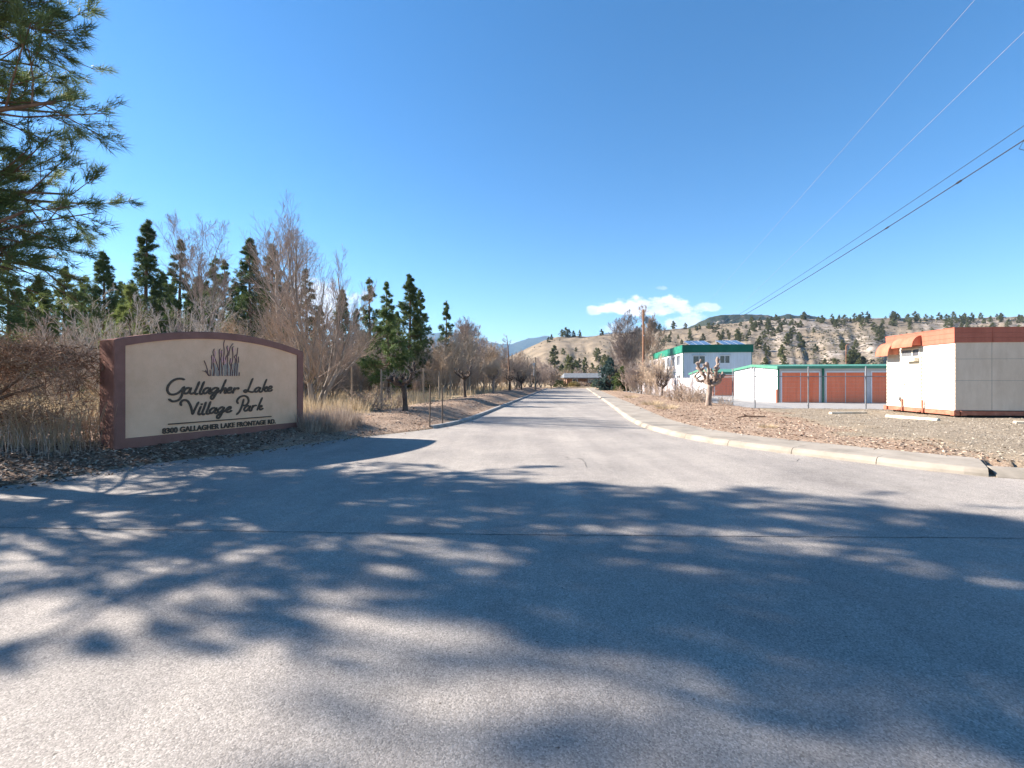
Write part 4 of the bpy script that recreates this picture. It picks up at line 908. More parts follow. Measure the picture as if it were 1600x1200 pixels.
def bare_tree(name, rng, H, r0, mats, stems=1, spread=.3, levels=((9, .25, .95, .75, .5, .6, 5), (6, .2, .95, .7, .5, .6, 4), (5, .15, 1, .65, .5, .6, 4), (4, .1, 1, .6, .5, .65, 3)), trop=.12, lean=(0, 0),
              start=.0, wig=.08, label=None, loc=(0, 0, 0), group=None, cat='tree', rmin=.004, trunk_curve=.04, crown='crown', trunk='trunk'):
    P = []; R = []
    for s in range(stems):
        a = rng.uniform(0, 6.28); d = np.array([math.cos(a) * spread * rng.uniform(.3, 1) if stems > 1 else 0, math.sin(a) * spread * rng.uniform(.3, 1) if stems > 1 else 0, 1.0]); d[:2] += lean
        p = np.array([rng.normal(0, .08 * (stems > 1)), rng.normal(0, .08 * (stems > 1)), -.1]); pts = [p]; h = H * (rng.uniform(.55, 1) if stems > 1 else .95)
        for k in range(9):
            d = unit(d + rng.normal(0, trunk_curve, 3) + [0, 0, .05]); pts.append(pts[-1] + d * h / 9)
        P.append(pts); R.append(r0 * (1 if stems == 1 else rng.uniform(.5, 1)) * np.linspace(1, .18, 10) ** .9)
    P = np.array(P); R = np.array(R); lv = [(P, R)]; first = True
    for m, t0, t1, ang, lr, rr, K_ in levels:
        P, R = spawn(P, R, rng, m, t0 if not first else max(t0, start), t1, ang, lr, rr, K_, trop, wig); R = np.maximum(R, rmin); lv.append((P, R)); first = False
    root = thing(name, label, cat, loc, group=group)
    mb = MB(); mb.tubes(lv[0][0], lv[0][1], 8); mb.tubes(lv[1][0], lv[1][1], 5); mb.build(trunk, mats[0], root, smooth=True)
    mb = MB()
    for P, R in lv[2:]: mb.tubes(P, R, 3)
    mb.build(crown, mats[1], root); return root

def tufts(mb, C, Dr, rng, nb, L, w, spread=.8):
    n = len(C); C = np.repeat(C, nb, 0); Dr = np.repeat(Dr, nb, 0); d = unit(Dr + rng.normal(0, spread, C.shape)); l = L * rng.uniform(.65, 1.1, (len(C), 1))
    s = unit(np.cross(d, rng.normal(size=C.shape))) * w; b = C + rng.normal(0, L * .12, C.shape); V = np.stack([b - s, b + s, b + d * l], 1).reshape(-1, 3); mb.add(V, None, np.arange(len(V)).reshape(-1, 3))
def pine(name, rng, H, rmax, nb, mats, label=None, loc=(0, 0, 0), group=None, h0=.15, sub=6, per=3, blades=10, L=.30, w=.022, droop=.1, r0=None, prof=None, kpts=5, lean=(0, 0), trop=.10, spread=.8, subang=.75, cat='tree', gap=.25, azb=None, sublen=.5, tpow=1.15, azlen=None, lmax=1.15):
    root = thing(name, label, cat, loc, group=group); r0 = r0 or H * .016
    tp = np.array([[lean[0] * t * t * H + .1 * math.sin(t * 5 + H), lean[1] * t * t * H, -.1 + t * H] for t in np.linspace(0, 1, 12)]); tr = r0 * np.linspace(1, .10, 12)
    t = h0 + (.99 - h0) * ((np.arange(nb) + rng.random(nb)) / nb) ** tpow; prof = prof or (lambda x: np.minimum(1, (1 - x) * 1.55 + .05) * (.72 + .28 * np.minimum(1, x / .25)))
    keep = rng.random(nb) > gap * rng.random(nb); t = t[keep]; nb = len(t); x = (t - h0) / (1 - h0)
    base = np.stack([np.interp(t, np.linspace(0, 1, 12), tp[:, k]) for k in range(3)], 1); az = rng.uniform(0, 6.283, nb) if azb is None else azb(rng, nb)
    el = np.interp(x, [0, .35, .7, .9, 1], [-.08, .03, .12, .28, .5]) - droop + rng.normal(0, .15, nb); d = np.stack([np.cos(az) * np.cos(el), np.sin(az) * np.cos(el), np.sin(el)], 1)
    Lb = rmax * prof(x) * rng.uniform(.55, lmax, nb) * (azlen(az) if azlen else 1); pts = [base]; dd = d.copy()
    for k in range(kpts - 1):
        dd = unit(dd + rng.normal(0, .08, dd.shape) + np.array([0, 0, trop * (k / kpts)])); pts.append(pts[-1] + dd * (Lb / (kpts - 1))[:, None])
    P = np.stack(pts, 1); R = np.clip(Lb * .018, .012, .09)[:, None] * np.linspace(1, .3, kpts)[None]
    mb = MB(); mb.tubes(tp[None], tr[None], 10); mb.tubes(P, R, 5); 
    P2, R2 = spawn(P, R, rng, sub, .15, 1.0, subang, sublen, .6, 4, .08, .12, taper=.4)
    mb.tubes(P2, R2, 3)
    if per > 3: P3, R3 = spawn(P2, R2, rng, 3, .3, 1.0, .6, .5, .7, 3, .05, .1); mb.tubes(P3, np.maximum(R3, .004), 3); P2 = np.concatenate([P2[:, [0, 1, 2, 3]][:, -3:], P3], 0)
    mb.build('trunk', mats[0], root, smooth=True)
    mb = MB(); C = []; Dn = []
    for q in np.linspace(.35, 1, min(per, 3)):
        f = q * (P2.shape[1] - 1); i = min(int(f), P2.shape[1] - 2); u = f - i; C.append(P2[:, i] * (1 - u) + P2[:, i + 1] * u); Dn.append(unit(P2[:, i + 1] - P2[:, i]) + [0, 0, .15])
    C.append(P[:, -1]); Dn.append(unit(P[:, -1] - P[:, -2])); C.append(tp[-1:] + [0, 0, 0]); Dn.append(np.array([[0, 0, 1.0]]))
    C = np.concatenate(C); Dn = np.concatenate(Dn); tufts(mb, C, Dn, rng, blades, L, w, spread); mb.build('crown', mats[1], root); return root

def g3(px, D, dz=0.0): x, y, _ = at(px, D); return (x, y, gz(x, y) + dz)
rg = np.random.default_rng(21)
# the big ponderosa beside the sign, mostly outside the frame; its crown shades the foreground
pine('ponderosa_pine', np.random.default_rng(31), 16.5, 5.3, 150, (BARK, NEEDLE2), 'large ponderosa pine whose long needled boughs hang into the upper left corner', (-12.3, 8.15, .25), h0=.205, sub=9, per=4, blades=23, L=.25, w=.0060, droop=.22, sublen=.58, lmax=1.0, tpow=1.0, lean=(0, -.085), azlen=lambda a: .54 + .46 * np.maximum(0, np.cos(a)) ** 1.5,
     azb=lambda r, n: np.where(r.random(n) < .45, r.normal(0, .8, n), r.uniform(0, 6.283, n)),
     r0=.27, trop=.22, spread=.55, gap=.15, prof=lambda x: (1 - .62 * x) * np.minimum(1, .75 + x * 2))
pine('ponderosa_pine', np.random.default_rng(34), 12, 3.6, 70, (BARK, NEEDLE), 'unseen ponderosa pine behind the vine hedge beyond the left edge, added for its shade', (-26, 17, .2), h0=.22, sub=7, per=3, blades=22, L=.26, w=.008, droop=.15, r0=.26)  # out of view, added to throw shade in from the left
pine('ponderosa_pine', np.random.default_rng(36), 23, 3.0, 75, (BARK, NEEDLE), 'unseen high-crowned ponderosa pine left of the hedge, added to shade the near road', (-24, 9.0, .2), h0=.63, sub=7, per=3, blades=24, L=.28, w=.010, droop=.05, r0=.12, prof=lambda x: .55 + .45 * np.sin(np.pi * np.clip(x, 0, .95)))  # outside the frame; added, crown and thin trunk shaped for the shadow they cast
# forest pines: a few kinds, copied
KIND = []
for k, (H, rm, nb, gap, h0, dr) in enumerate(((19, 2.9, 170, .3, .06, .05), (18, 2.4, 120, .6, .12, .0), (20, 3.5, 210, .2, .05, .12), (16, 2.2, 100, .6, .14, .0))):
    KIND.append((H, lambda lab, loc, grp, k=k, H=H, rm=rm, nb=nb, gap=gap, h0=h0, dr=dr: pine('pine_tree', np.random.default_rng(50 + k), H, rm, nb, (BARK, NEEDLE), lab, loc, grp, h0=h0, sub=8, per=3, blades=12, L=.34, w=.028, sublen=.62, subang=.95, prof=lambda x: (.04 + .96 * (1 - x) ** .8) * (.75 + .25 * np.minimum(1, x / .2)), droop=dr, gap=gap, spread=.95)))
protos = {}
def forest(px, D, ytop, kind, label, group='pines rising behind the bare thicket'):
    x, y, z = g3(px, D); Hh = EYE - (ytop - HOR) / F * D - z; H, f = KIND[kind]
    if kind not in protos: o = f(label, (x, y, z), group); protos[kind] = o; o.scale = (Hh / H * 1.2, Hh / H * 1.2, Hh / H); o.rotation_euler.z = rg.uniform(0, 6)
    else: dup(protos[kind], (x, y, z), rg.uniform(0, 6), (Hh / H * 1.22, Hh / H * 1.22, Hh / H), label, group)
for a in ((228, 52, 343, 0, 'tallest dark green pine left of the bare branching tree above the sign'), (161, 46, 392, 2, 'broad pine behind the end of the near hanging boughs'), (282, 58, 374, 1, 'narrow pine partly behind the bare tree above the sign'),
          (335, 66, 400, 3, 'small slim pine top right of the bare tree above the sign'), (350, 62, 406, 1, 'slender pine top between the two tall bare trees'), (391, 56, 372, 2, 'dark pine behind the leaning bare cottonwood'),
          (425, 60, 382, 0, 'pine crown just right of the leaning cottonwood stem'), (478, 66, 420, 1, 'pine seen through the reddish many-stemmed tree'), (535, 60, 452, 2, 'pine behind the right side of the reddish many-stemmed tree'),
          (578, 54, 434, 3, 'leftmost of the row of pines in clear sky right of the reddish tree'), (604, 50, 440, 1, 'thin open-crowned pine second in the row right of the reddish tree'), (640, 44, 428, 2, 'tall dense green pine, the largest right of the reddish tree'),
          (657, 50, 452, 0, 'pine close behind the right flank of the dense tall pine'), (697, 62, 470, 3, 'lone thin pine rising right of the dense tall pine'), (100, 50, 415, 0, 'pine behind the hanging boughs above the hedge'),
          (60, 42, 430, 2, 'dark pine above the middle of the vine hedge'), (12, 38, 405, 1, 'pine at the far left edge above the vine hedge'), (192, 62, 440, 0, 'smaller pine between the hanging boughs and the tallest pine'),
          (132, 66, 430, 3, 'distant slim pine behind the hanging boughs'), (310, 74, 430, 2, 'low dark pine behind the bare tree above the sign'), (30, 58, 450, 0, 'farther pine behind the left end of the hedge'),
          (255, 70, 425, 2, 'low pine just right of the tallest dark pine'), (447, 72, 440, 2, 'low distant pine at the middle of the reddish tree'), (-60, 30, 330, 2, 'pine beyond the left edge of the view')) + tuple((px, D, yt, k, 'pine in the dark background stand behind the entrance sign') for px, D, yt, k in ((180, 70, 462, 2), (212, 78, 455, 0), (242, 64, 448, 2), (268, 80, 440, 0), (298, 62, 452, 2), (322, 84, 438, 2), (366, 70, 440, 0), (382, 82, 446, 2), (408, 66, 436, 2), (75, 74, 452, 2), (118, 78, 450, 2), (150, 74, 458, 0), (45, 66, 446, 2), (500, 84, 476, 2), (556, 78, 482, 0), (620, 70, 486, 2))):
    forest(*a, *(() if 'background stand' not in a[4] else ('pines of the background stand behind the sign',)))
# light olive young pines low behind the hedge
pine('young_pine', np.random.default_rng(61), 7.5, 2.0, 60, (BARK, material('young_needles', [(.13, .17, .05), (.22, .26, .09)], 2, .8, trans=.3)), 'light yellow-green young pine behind the left end of the sign', g3(205, 30), h0=.06, sub=5, per=3, blades=14, L=.36, w=.026)
pine('young_pine', np.random.default_rng(62), 6.0, 1.7, 50, (BARK, NEEDLE), 'small dark pine with drooping boughs left of the nearest pruned tree', g3(606, 30), h0=.25, sub=5, per=3, blades=14, L=.36, w=.024)

# bare trees
LV = ((11, .25, .97, .62, .72, .55, 7), (8, .2, .98, .60, .50, .48, 6), (7, .15, 1, .6, .6, .5, 4), (4, .1, 1, .6, .8, .6, 3))
bare_tree('bare_tree', np.random.default_rng(71), 10.2, .17, (BARKG, TWIG['grey']), levels=LV, loc=g3(332, 33), label='tall grey bare tree with fanned branches rising above the left part of the sign', lean=(-.12, 0), start=.35, rmin=.006, trop=.14)
bare_tree('bare_tree', np.random.default_rng(75), 13.2, .32, (BARKG, TWIG['grey']), levels=LV, loc=g3(415, 38), label='large bare cottonwood with a leaning crooked stem, darkest of the tall bare trees', lean=(.10, 0), start=.4, rmin=.0065, trunk_curve=.16, wig=.14)
bare_tree('bare_tree', np.random.default_rng(73), 8.1, .12, (BARKG, TWIG['pink']), stems=5, spread=.38, levels=((15, .08, .97, .58, .5, .45, 7), (10, .12, .98, .5, .5, .45, 5), (7, .1, 1, .5, .6, .5, 4)), loc=g3(492, 21), label='wide reddish many-stemmed bare tree just right of the sign', rmin=.0036, trop=.10, trunk_curve=.07)
bare_tree('bare_tree', np.random.default_rng(74), 9.8, .2, (BARKG, TWIG['grey']), levels=LV, loc=g3(968, 72), label='round-crowned bare tree behind the wooden utility pole', start=.15, rmin=.014, stems=3, spread=.35)
bare_tree('bare_tree', np.random.default_rng(77), 11.5, .25, (BARKG, TWIG['brown']), levels=LV, loc=g3(1000, 88), label='farther bare tree overlapping the wooden utility pole on its right', start=.2, rmin=.02, stems=2, spread=.3)
bare_tree('bare_tree', np.random.default_rng(78), 9.8, .2, (BARKG, TWIG['grey']), levels=LV, loc=g3(745, 66), label='forked bare tree against the sky above the second pruned tree', start=.3, rmin=.013, stems=2, spread=.3, lean=(-.05, 0))
bare_tree('bare_tree', np.random.default_rng(79), 6.8, .14, (BARK, TWIG['grey']), levels=((5, .6, .98, .9, .22, .5, 4), (5, .3, .98, .6, .5, .6, 3), (4, .3, 1, .6, .5, .6, 3)), loc=g3(797, 53), label='thin straight bare trunk with a small twig tuft on top, left of the road', rmin=.01, start=.75)
for px, D, yt, sd, c, lab in ((175, 24, 470, 81, 'white', 'pale grey bare bush above the gap between hedge and sign'), (285, 26, 460, 82, 'white', 'whitish bare tangle behind the left half of the sign'), (95, 22, 497, 84, 'pink', 'pinkish bare bush peeking over the hedge')):
    x, y, z = g3(px, D); bare_tree('bare_bush', np.random.default_rng(sd), (EYE - (yt - HOR) / F * D) * 1.05, .05, (TWIG['white'], TWIG[c]), stems=12, spread=.7, levels=((9, .1, .97, .6, .4, .6, 5), (6, .1, .98, .6, .45, .7, 4), (5, .1, 1, .6, .5, .8, 3)), loc=(x, y, z), label=lab, cat='bush', rmin=.006)

# thicket of bare shrubs beyond the fence: four kinds, copied
SH = {}
def shrub(kind, px, D, ytop, label, group):
    x, y, z = g3(px, D); Hh = (EYE - (ytop + (48 if px < 480 and ytop < 500 else 20 if px < 480 else 34 if px < 655 else 10 if px < 760 else 0) - HOR) / F * D - z)
    if kind not in SH:
        H = 5.0; o = bare_tree('bare_shrub', np.random.default_rng(90 + len(SH)), H, .06, (BARKG if kind != 'tan' else TWIG['tan'], TWIG[kind]), stems=9, spread=.7, levels=((9, .08, .97, .55, .5, .45, 5), (7, .1, .98, .65, .5, .6, 4), (5, .1, 1, .75, .7, .8, 3)), loc=(x, y, z), label=label, group=group, cat='shrub', rmin=.008)
        SH[kind] = o; o.scale = (Hh / H,) * 3; return o
    return dup(SH[kind], (x, y, z), rg.uniform(0, 6.28), (Hh / 5.0 * rg.uniform(.95, 1.25), Hh / 5.0 * rg.uniform(.95, 1.25), Hh / 5.0), label, group)
GR = {'behind': ('tangled bare shrub in the brown thicket behind the entrance sign', 'bare shrubs behind the sign'), 'mid': ('dense bare shrub in the thicket behind the tall fence posts', 'bare shrubs behind the fence posts'),
      'far': ('small bare shrub in the far brown thicket left of the road end', 'bare shrubs near the left road end'), 'right': ('bare shrub behind the slatted fence below the wooden utility pole', 'bare shrubs by the slatted fence')}
r2 = np.random.default_rng(17)
for px, D, yt, k, g in ((215, 30, 505, 'brown', 'behind'), (262, 34, 490, 'tan', 'behind'), (318, 30, 482, 'olive', 'behind'), (365, 28, 486, 'olive', 'behind'), (395, 32, 455, 'tan', 'behind'), (350, 42, 470, 'tan', 'behind'), (425, 27, 470, 'pink', 'behind'), (240, 44, 470, 'brown', 'behind'),
                        (300, 46, 455, 'grey', 'behind'), (455, 36, 440, 'tan', 'behind'), (470, 30, 500, 'brown', 'behind'), (150, 34, 505, 'tan', 'behind'), (60, 30, 510, 'tan', 'behind'), (20, 26, 515, 'brown', 'behind'), (110, 40, 500, 'grey', 'behind'), (-30, 30, 500, 'tan', 'behind'), (180, 50, 490, 'brown', 'behind'),
                        (520, 32, 495, 'brown', 'mid'), (548, 36, 480, 'tan', 'mid'), (560, 30, 520, 'brown', 'mid'), (585, 42, 500, 'grey', 'mid'), (540, 48, 470, 'grey', 'mid'), (610, 36, 545, 'tan', 'mid'), (625, 48, 520, 'brown', 'mid'), (650, 40, 550, 'brown', 'mid'),
                        (672, 46, 535, 'tan', 'mid'), (690, 42, 520, 'tan', 'mid'), (712, 48, 512, 'tan', 'mid'), (700, 56, 518, 'pink', 'mid'), (735, 52, 522, 'tan', 'mid'), (665, 58, 525, 'grey', 'mid'), (728, 44, 545, 'brown', 'mid'), (755, 58, 530, 'tan', 'mid'), (640, 62, 520, 'pink', 'mid'), (590, 56, 490, 'tan', 'mid'), (570, 62, 470, 'grey', 'mid'),
                        (772, 62, 540, 'pink', 'far'), (785, 70, 545, 'tan', 'far'), (806, 66, 555, 'brown', 'far'), (812, 78, 548, 'pink', 'far'), (828, 76, 562, 'brown', 'far'), (845, 88, 568, 'pink', 'far'), (852, 98, 572, 'grey', 'far'), (868, 100, 576, 'brown', 'far'), (838, 100, 558, 'grey', 'far'), (760, 80, 532, 'grey', 'far'), (795, 90, 550, 'grey', 'far'), (820, 95, 556, 'tan', 'far'),
                        (880, 135, 578, 'tan', 'far'), (905, 150, 574, 'grey', 'far'), (930, 150, 572, 'brown', 'far'), (860, 140, 570, 'grey', 'far'), (742, 90, 535, 'brown', 'far'), (715, 80, 522, 'grey', 'far'), (680, 85, 522, 'brown', 'far'), (950, 140, 570, 'grey', 'far'),
                        (985, 58, 572, 'brown', 'right'), (998, 54, 566, 'grey', 'right'), (1016, 50, 563, 'brown', 'right'), (1030, 46, 560, 'tan', 'right'), (1022, 62, 556, 'grey', 'right'), (1040, 56, 572, 'brown', 'right'), (966, 66, 566, 'brown', 'right'), (990, 74, 540, 'grey', 'right')):
    shrub(k, px, D, yt, *GR[g])

# pruned (pollarded) trees
PBARK = material('pruned_bark', [(.05, .035, .028), (.13, .10, .082)], 7, .95, .6, 25, stretch=(1, 1, .4)); PPALE = material('pruned_pale_bark', [(.17, .125, .10), (.33, .265, .225)], 7, .95, .6, 25, stretch=(1, 1, .4))
def pollard(label, loc, H, fork, seed, mats, sprout=None, limbs=6, r=.08, reach=.62, group='pruned trees lining the road', sprn=5, sprl=.5):
    rng = np.random.default_rng(seed); root = thing('pruned_tree', label, 'tree', loc, group=group); mb = MB()
    tp = np.array([[.03 * math.sin(t * 4 + seed), .03 * math.cos(t * 3), -.1 + t * (fork + .1)] for t in np.linspace(0, 1, 7)]); mb.tubes(tp[None], (r * np.array([1.35, 1.05, .95, .92, .95, 1.05, 1.15]))[None], 10); mb.build('trunk', mats, root, smooth=True)
    mb = MB(); tips = []; dirs = []; k = H - fork
    for i in range(limbs):
        a = i * 2 * math.pi / limbs + rng.uniform(-.35, .35); h = k * rng.uniform(.28, .85) if i else k; out = reach * rng.uniform(.6, 1.05) * (1 - .35 * h / k)
        p = [tp[-1] - [0, 0, .06], tp[-1] + [math.cos(a) * out * .38, math.sin(a) * out * .38, h * .12], tp[-1] + [math.cos(a) * out * .75, math.sin(a) * out * .75, h * .34], tp[-1] + [math.cos(a) * out * .98, math.sin(a) * out * .98, h * .65], tp[-1] + [math.cos(a) * out * 1.02, math.sin(a) * out * 1.02, h]]
        q = catmull(np.array(p) + rng.normal(0, .055, (5, 3)) * (.3 + k * .6), 4); n = len(q); rr = r * .72 * (1 - .45 * np.linspace(0, 1, n)) * (1 + .18 * np.sin(np.arange(n) * 1.9 + i)); rr[-3:] *= [1.3, 1.6, 1.0]
        mb.tubes(q[None], rr[None], 7); tips.append(q[-2]); dirs.append(unit(q[-1] - q[-3]))
        for j in range(5):                                                # short side stubs
            b = q[int(n * rng.uniform(.3, .9))]; a2 = rng.uniform(0, 6.28); d = unit(np.array([math.cos(a2), math.sin(a2), rng.uniform(.2, 1.2)])); L_ = rng.uniform(.08, .24) * k * .9
            e = b + d * L_ + [0, 0, L_ * .3]; mb.tubes(np.array([[b, (b + e) / 2 + rng.normal(0, .01, 3), e, e + d * .02]]), (r * np.array([[.36, .28, .36, .2]])), 6); tips.append(e); dirs.append(d)
    mb.build('limbs', mats, root, smooth=True)
    if sprout:
        t = np.repeat(np.array(tips), sprn, 0); d = unit(np.repeat(np.array(dirs), sprn, 0) + rng.normal(0, .5, t.shape) + [0, 0, .5]); L_ = sprl * rng.uniform(.3, 1, (len(t), 1)); P = np.stack([t, t + d * L_ * .5, t + d * L_ + rng.normal(0, .03, t.shape)], 1)
        mb = MB(); mb.tubes(P, np.full(P.shape[:2], .006) * [1, .8, .4], 3); P2, R2 = spawn(P, np.full(P.shape[:2], .005), rng, 3, .2, .9, .5, .5, .7, 3); mb.tubes(P2, R2, 3); mb.build('twigs', TWIG[sprout], root)
    return root
LP = [('nearest dark pruned tree left of the road beside the two stakes', 632, 18.6, 565, 601, 'brown', 101, PBARK, 4, .35), ('second pruned tree left of the road with a pale lower trunk', 726, 31, 571, 591, None, 102, PBARK, 0, 0),
      ('third pruned tree left of the road topped by a sandy round mass of twigs', 771, 42.5, 572, 593, 'tan', 103, PPALE, 26, 1.1), ('fourth pruned tree left of the road at the foot of the thin straight trunk', 796, 52, 578, 594, 'brown', 104, PBARK, 6, .5),
      ('fifth pruned tree left of the road with brown twigs, before the lamp pole', 815, 59, 580, 597, 'tan', 105, PBARK, 12, .8), ('small pruned tree at the base of the grey street lamp pole', 837, 69, 588, 600, 'brown', 106, PBARK, 8, .5),
      ('farthest pruned tree left of the road near the green shrub', 861, 84, 594, 602, 'brown', 107, PBARK, 6, .5)]
for lab, px, D, yt, yf, spt, sd, m, sn, sl in LP:
    x, y, z = g3(px, D, -.02); pollard(lab, (x, y, z), EYE - (yt - HOR) / F * D - z, EYE - (yf - HOR) / F * D - z, sd, m, spt, limbs=7, r=.105, reach=.85 if D < 40 else .9, group='pruned trees on the left of the road', sprn=max(sn, 1), sprl=sl)
RP = [('stout pale pruned tree with thick knobby limbs in front of the white garage end', 1108, 25, 556, 600, None, 111, PPALE, .15, 8, .95, 0), ('pruned tree with a mass of reddish twigs before the slatted fence', 1034, 39, 572, 605, 'brown', 112, PBARK, .08, 8, .8, 14),
      ('slim pruned tree in front of the slatted fence below the utility pole', 1002, 51, 575, 601, 'tan', 113, PBARK, .09, 7, .9, 10), ('farthest right-hand pruned tree next to the blue spruce', 979, 58, 577, 602, 'brown', 114, PPALE, .10, 7, .9, 8)]
for lab, px, D, yt, yf, spt, sd, m, r, lb, rc, sn in RP:
    x, y, z = g3(px, D, -.02); pollard(lab, (x, y, z), EYE - (yt - HOR) / F * D - z, EYE - (yf - HOR) / F * D - z, sd, m, spt, limbs=lb, r=r, reach=rc, group='pruned trees on the right of the road', sprn=max(sn, 1), sprl=.6)
# vine stumps and rose-like brush along the slatted fence
r3 = np.random.default_rng(41)
vs = [(1048, 36, 600), (1060, 33, 603), (1072, 32.5, 583), (1085, 30.5, 600), (1096, 29.5, 604), (1128, 26.5, 620), (1142, 25, 625), (1055, 39, 596), (1080, 34, 596), (1020, 44, 602), (1068, 36, 590), (1012, 48, 604), (992, 54, 602), (1090, 33, 592), (1040, 42, 598), (968, 60, 600), (1052, 31, 606), (1064, 30, 602), (1078, 29, 606), (1100, 28, 604), (1036, 36, 600), (1024, 39, 606), (1010, 44, 600), (1132, 28, 612)]
vl = bare_tree('vine_bush', np.random.default_rng(43), 1.2, .03, (TWIG['brown'], TWIG['brown']), stems=7, spread=1.5, levels=((7, .1, .97, .8, .45, .6, 5), (5, .1, .98, .8, .45, .7, 4), (3, .1, 1, .7, .5, .8, 3)), loc=g3(vs[0][0], vs[0][1]), label='low sprawling reddish vine bush pruned along the slatted fence', group='low vine bushes along the fence', cat='bush', rmin=.005, trop=.0, wig=.25)
for i, (px, D, yt) in enumerate(vs):
    x, y, z = g3(px, D); h = EYE - (yt - HOR) / F * D - z
    if i == 0: vl.scale = (h / 1.2,) * 3
    else: dup(vl, (x, y, z), r3.uniform(0, 6), (h / 1.2, h / 1.2, h / 1.1))
# blue spruce, green shrubs at the road end
pine('blue_spruce', np.random.default_rng(66), 4.6, 2.1, 170, (BARK, SPRUCE), 'small rounded blue-green spruce at the right side of the road end', g3(953, 66), h0=.03, sub=6, per=3, blades=16, L=.26, w=.03, droop=.15, spread=.9, gap=0)
pine('dark_spruce', np.random.default_rng(67), 3.4, 1.3, 90, (BARK, NEEDLE), 'dark green conifer shrub between the spruce and the slim pruned tree', g3(972, 63), h0=.03, sub=5, per=3, blades=14, L=.24, w=.03, gap=0)
BUSH = material('evergreen_bush', [(.09, .11, .03), (.17, .17, .05)], 2.5, .8, trans=.15)
def bush(label, px, D, w, h, seed, mat, name='evergreen_shrub'):
    rng = np.random.default_rng(seed); n = 420; d = unit(rng.normal(size=(n, 3))); d[:, 2] = np.abs(d[:, 2]); C = d * rng.uniform(.55, 1, (n, 1)) * [w / 2, w / 2, h * .88] + [0, 0, h * .08]; mb = MB(); tufts(mb, C, d, rng, 9, .2, .035, .9); return mb.build(name, mat, loc=g3(px, D), label=label, cat='shrub', group=None)
bush('rounded yellow-green shrub beside the left end of the ranch house', 875, 96, 3.4, 1.7, 1, BUSH); bush('brown-green shrub in front of the ranch house porch', 897, 104, 3.0, 1.3, 2, TWIG['olive']); bush('reddish brown hedge shrub below the grey house roof', 908, 106, 5.0, 1.25, 3, TWIG['brown']); bush('green shrub at the right end of the ranch house', 931, 102, 2.4, 1.4, 4, BUSH)

# dry clumps on the right bed
r4 = np.random.default_rng(51); STRAW = material('dry_straw', [(.33, .25, .15), (.56, .45, .30)], 3, .9, objvar=.1, trans=.2)
REED = material('grey_reed', [(.26, .20, .155), (.47, .385, .32)], 3, .9, objvar=.12, trans=.15)
def clump(rng, n, r, h, w, lean=.25, name='dry_grass_clump', mat=None, **k):
    a = rng.uniform(0, 6.28, n); q = r * np.sqrt(rng.random(n)); b = np.stack([np.cos(a) * q, np.sin(a) * q, np.full(n, -.03)], 1); H = h * rng.uniform(.5, 1.05, n)
    o = np.stack([np.cos(a), np.sin(a)], 1) * (q / r * lean)[:, None] * H[:, None] + rng.normal(0, .07, (n, 2)) * H[:, None]; tip = b + np.column_stack([o, H]); mid = b * .5 + tip * .5 - np.column_stack([o * .15, np.zeros(n)])
    s = np.stack([-np.sin(a + rng.normal(0, 1, n)), np.cos(a), np.zeros(n)], 1) * w; V = np.stack([b - s, b + s, mid + s * .8, mid - s * .8, tip + s * .3, tip - s * .3], 1).reshape(-1, 3); i = np.arange(n) * 6
    return mesh_np(name, V, np.concatenate([np.stack([i, i + 1, i + 2, i + 3], 1), np.stack([i + 3, i + 2, i + 4, i + 5], 1)]))
cm = clump(r4, 320, .32, .24, .004, .9)
for i, (px, y, s) in enumerate(((966, 611, 1.6), (986, 621, 1.5), (1019, 632, 1.7), (1041, 638, 1.5), (1200, 668, .7))):
    D = depth(y, .17); o = link('dry_grass_clump', cm, STRAW, loc=g3(px, D), label='low flattened dry grass clump on the bark bed right of the sidewalk', cat='grass clump', group='dry grass clumps on the right bed'); o.scale = (s, s, s * .8)
# cut reed clumps right of the sign and along the hedge foot
rc = [clump(r4, 260, .28, .62, .0042, .22, name='reed_clump') for _ in range(3)]
for i, (px, D, s) in enumerate(((484, 12.9, 1.05), (500, 13.1, 1.1), (516, 13.2, 1.1), (530, 13.5, 1.1), (545, 13.9, 1.0), (556, 14.3, .95), (492, 13.9, 1.1), (512, 14.1, 1.1), (533, 14.5, 1.1), (475, 13.4, 1.1))):
    o = link('reed_clump', rc[i % 3], REED, loc=g3(px, D), label='pale cut ornamental grass clump in the dense row right of the sign', cat='grass clump', group='cut grass clumps right of the sign'); o.scale = (s, s, s * .82); o.rotation_euler.z = i
rc2 = [clump(r4, 12, .2, .5, .0042, .5, name='reed_clump') for _ in range(3)]
for i, (px, D, s) in enumerate(((172, 9.35, 1.2), (146, 9.1, .9), (128, 8.9, 1.0), (108, 8.6, 1.1), (88, 8.5, 1.3), (70, 8.3, 1.2), (52, 8.35, 1.3), (34, 8.3, 1.1), (14, 8.2, 1.2), (-8, 8.1, 1.1), (98, 9.0, 1.1), (60, 8.9, 1.3), (20, 8.8, 1.2))):
    lab = 'small upright bundle of pale stalks at the front left corner of the sign' if i == 0 else 'loose pale stalks standing at the foot of the vine hedge'
    o = link('reed_clump', rc2[i % 3], TWIG['white'] if i == 0 else REED, loc=g3(px, D), label=lab, cat='grass clump', group=None if i == 0 else 'pale stalks at the foot of the hedge'); o.scale = (s * (.4 if i == 0 else 1),) * 2 + (s,); o.rotation_euler.z = i * 2
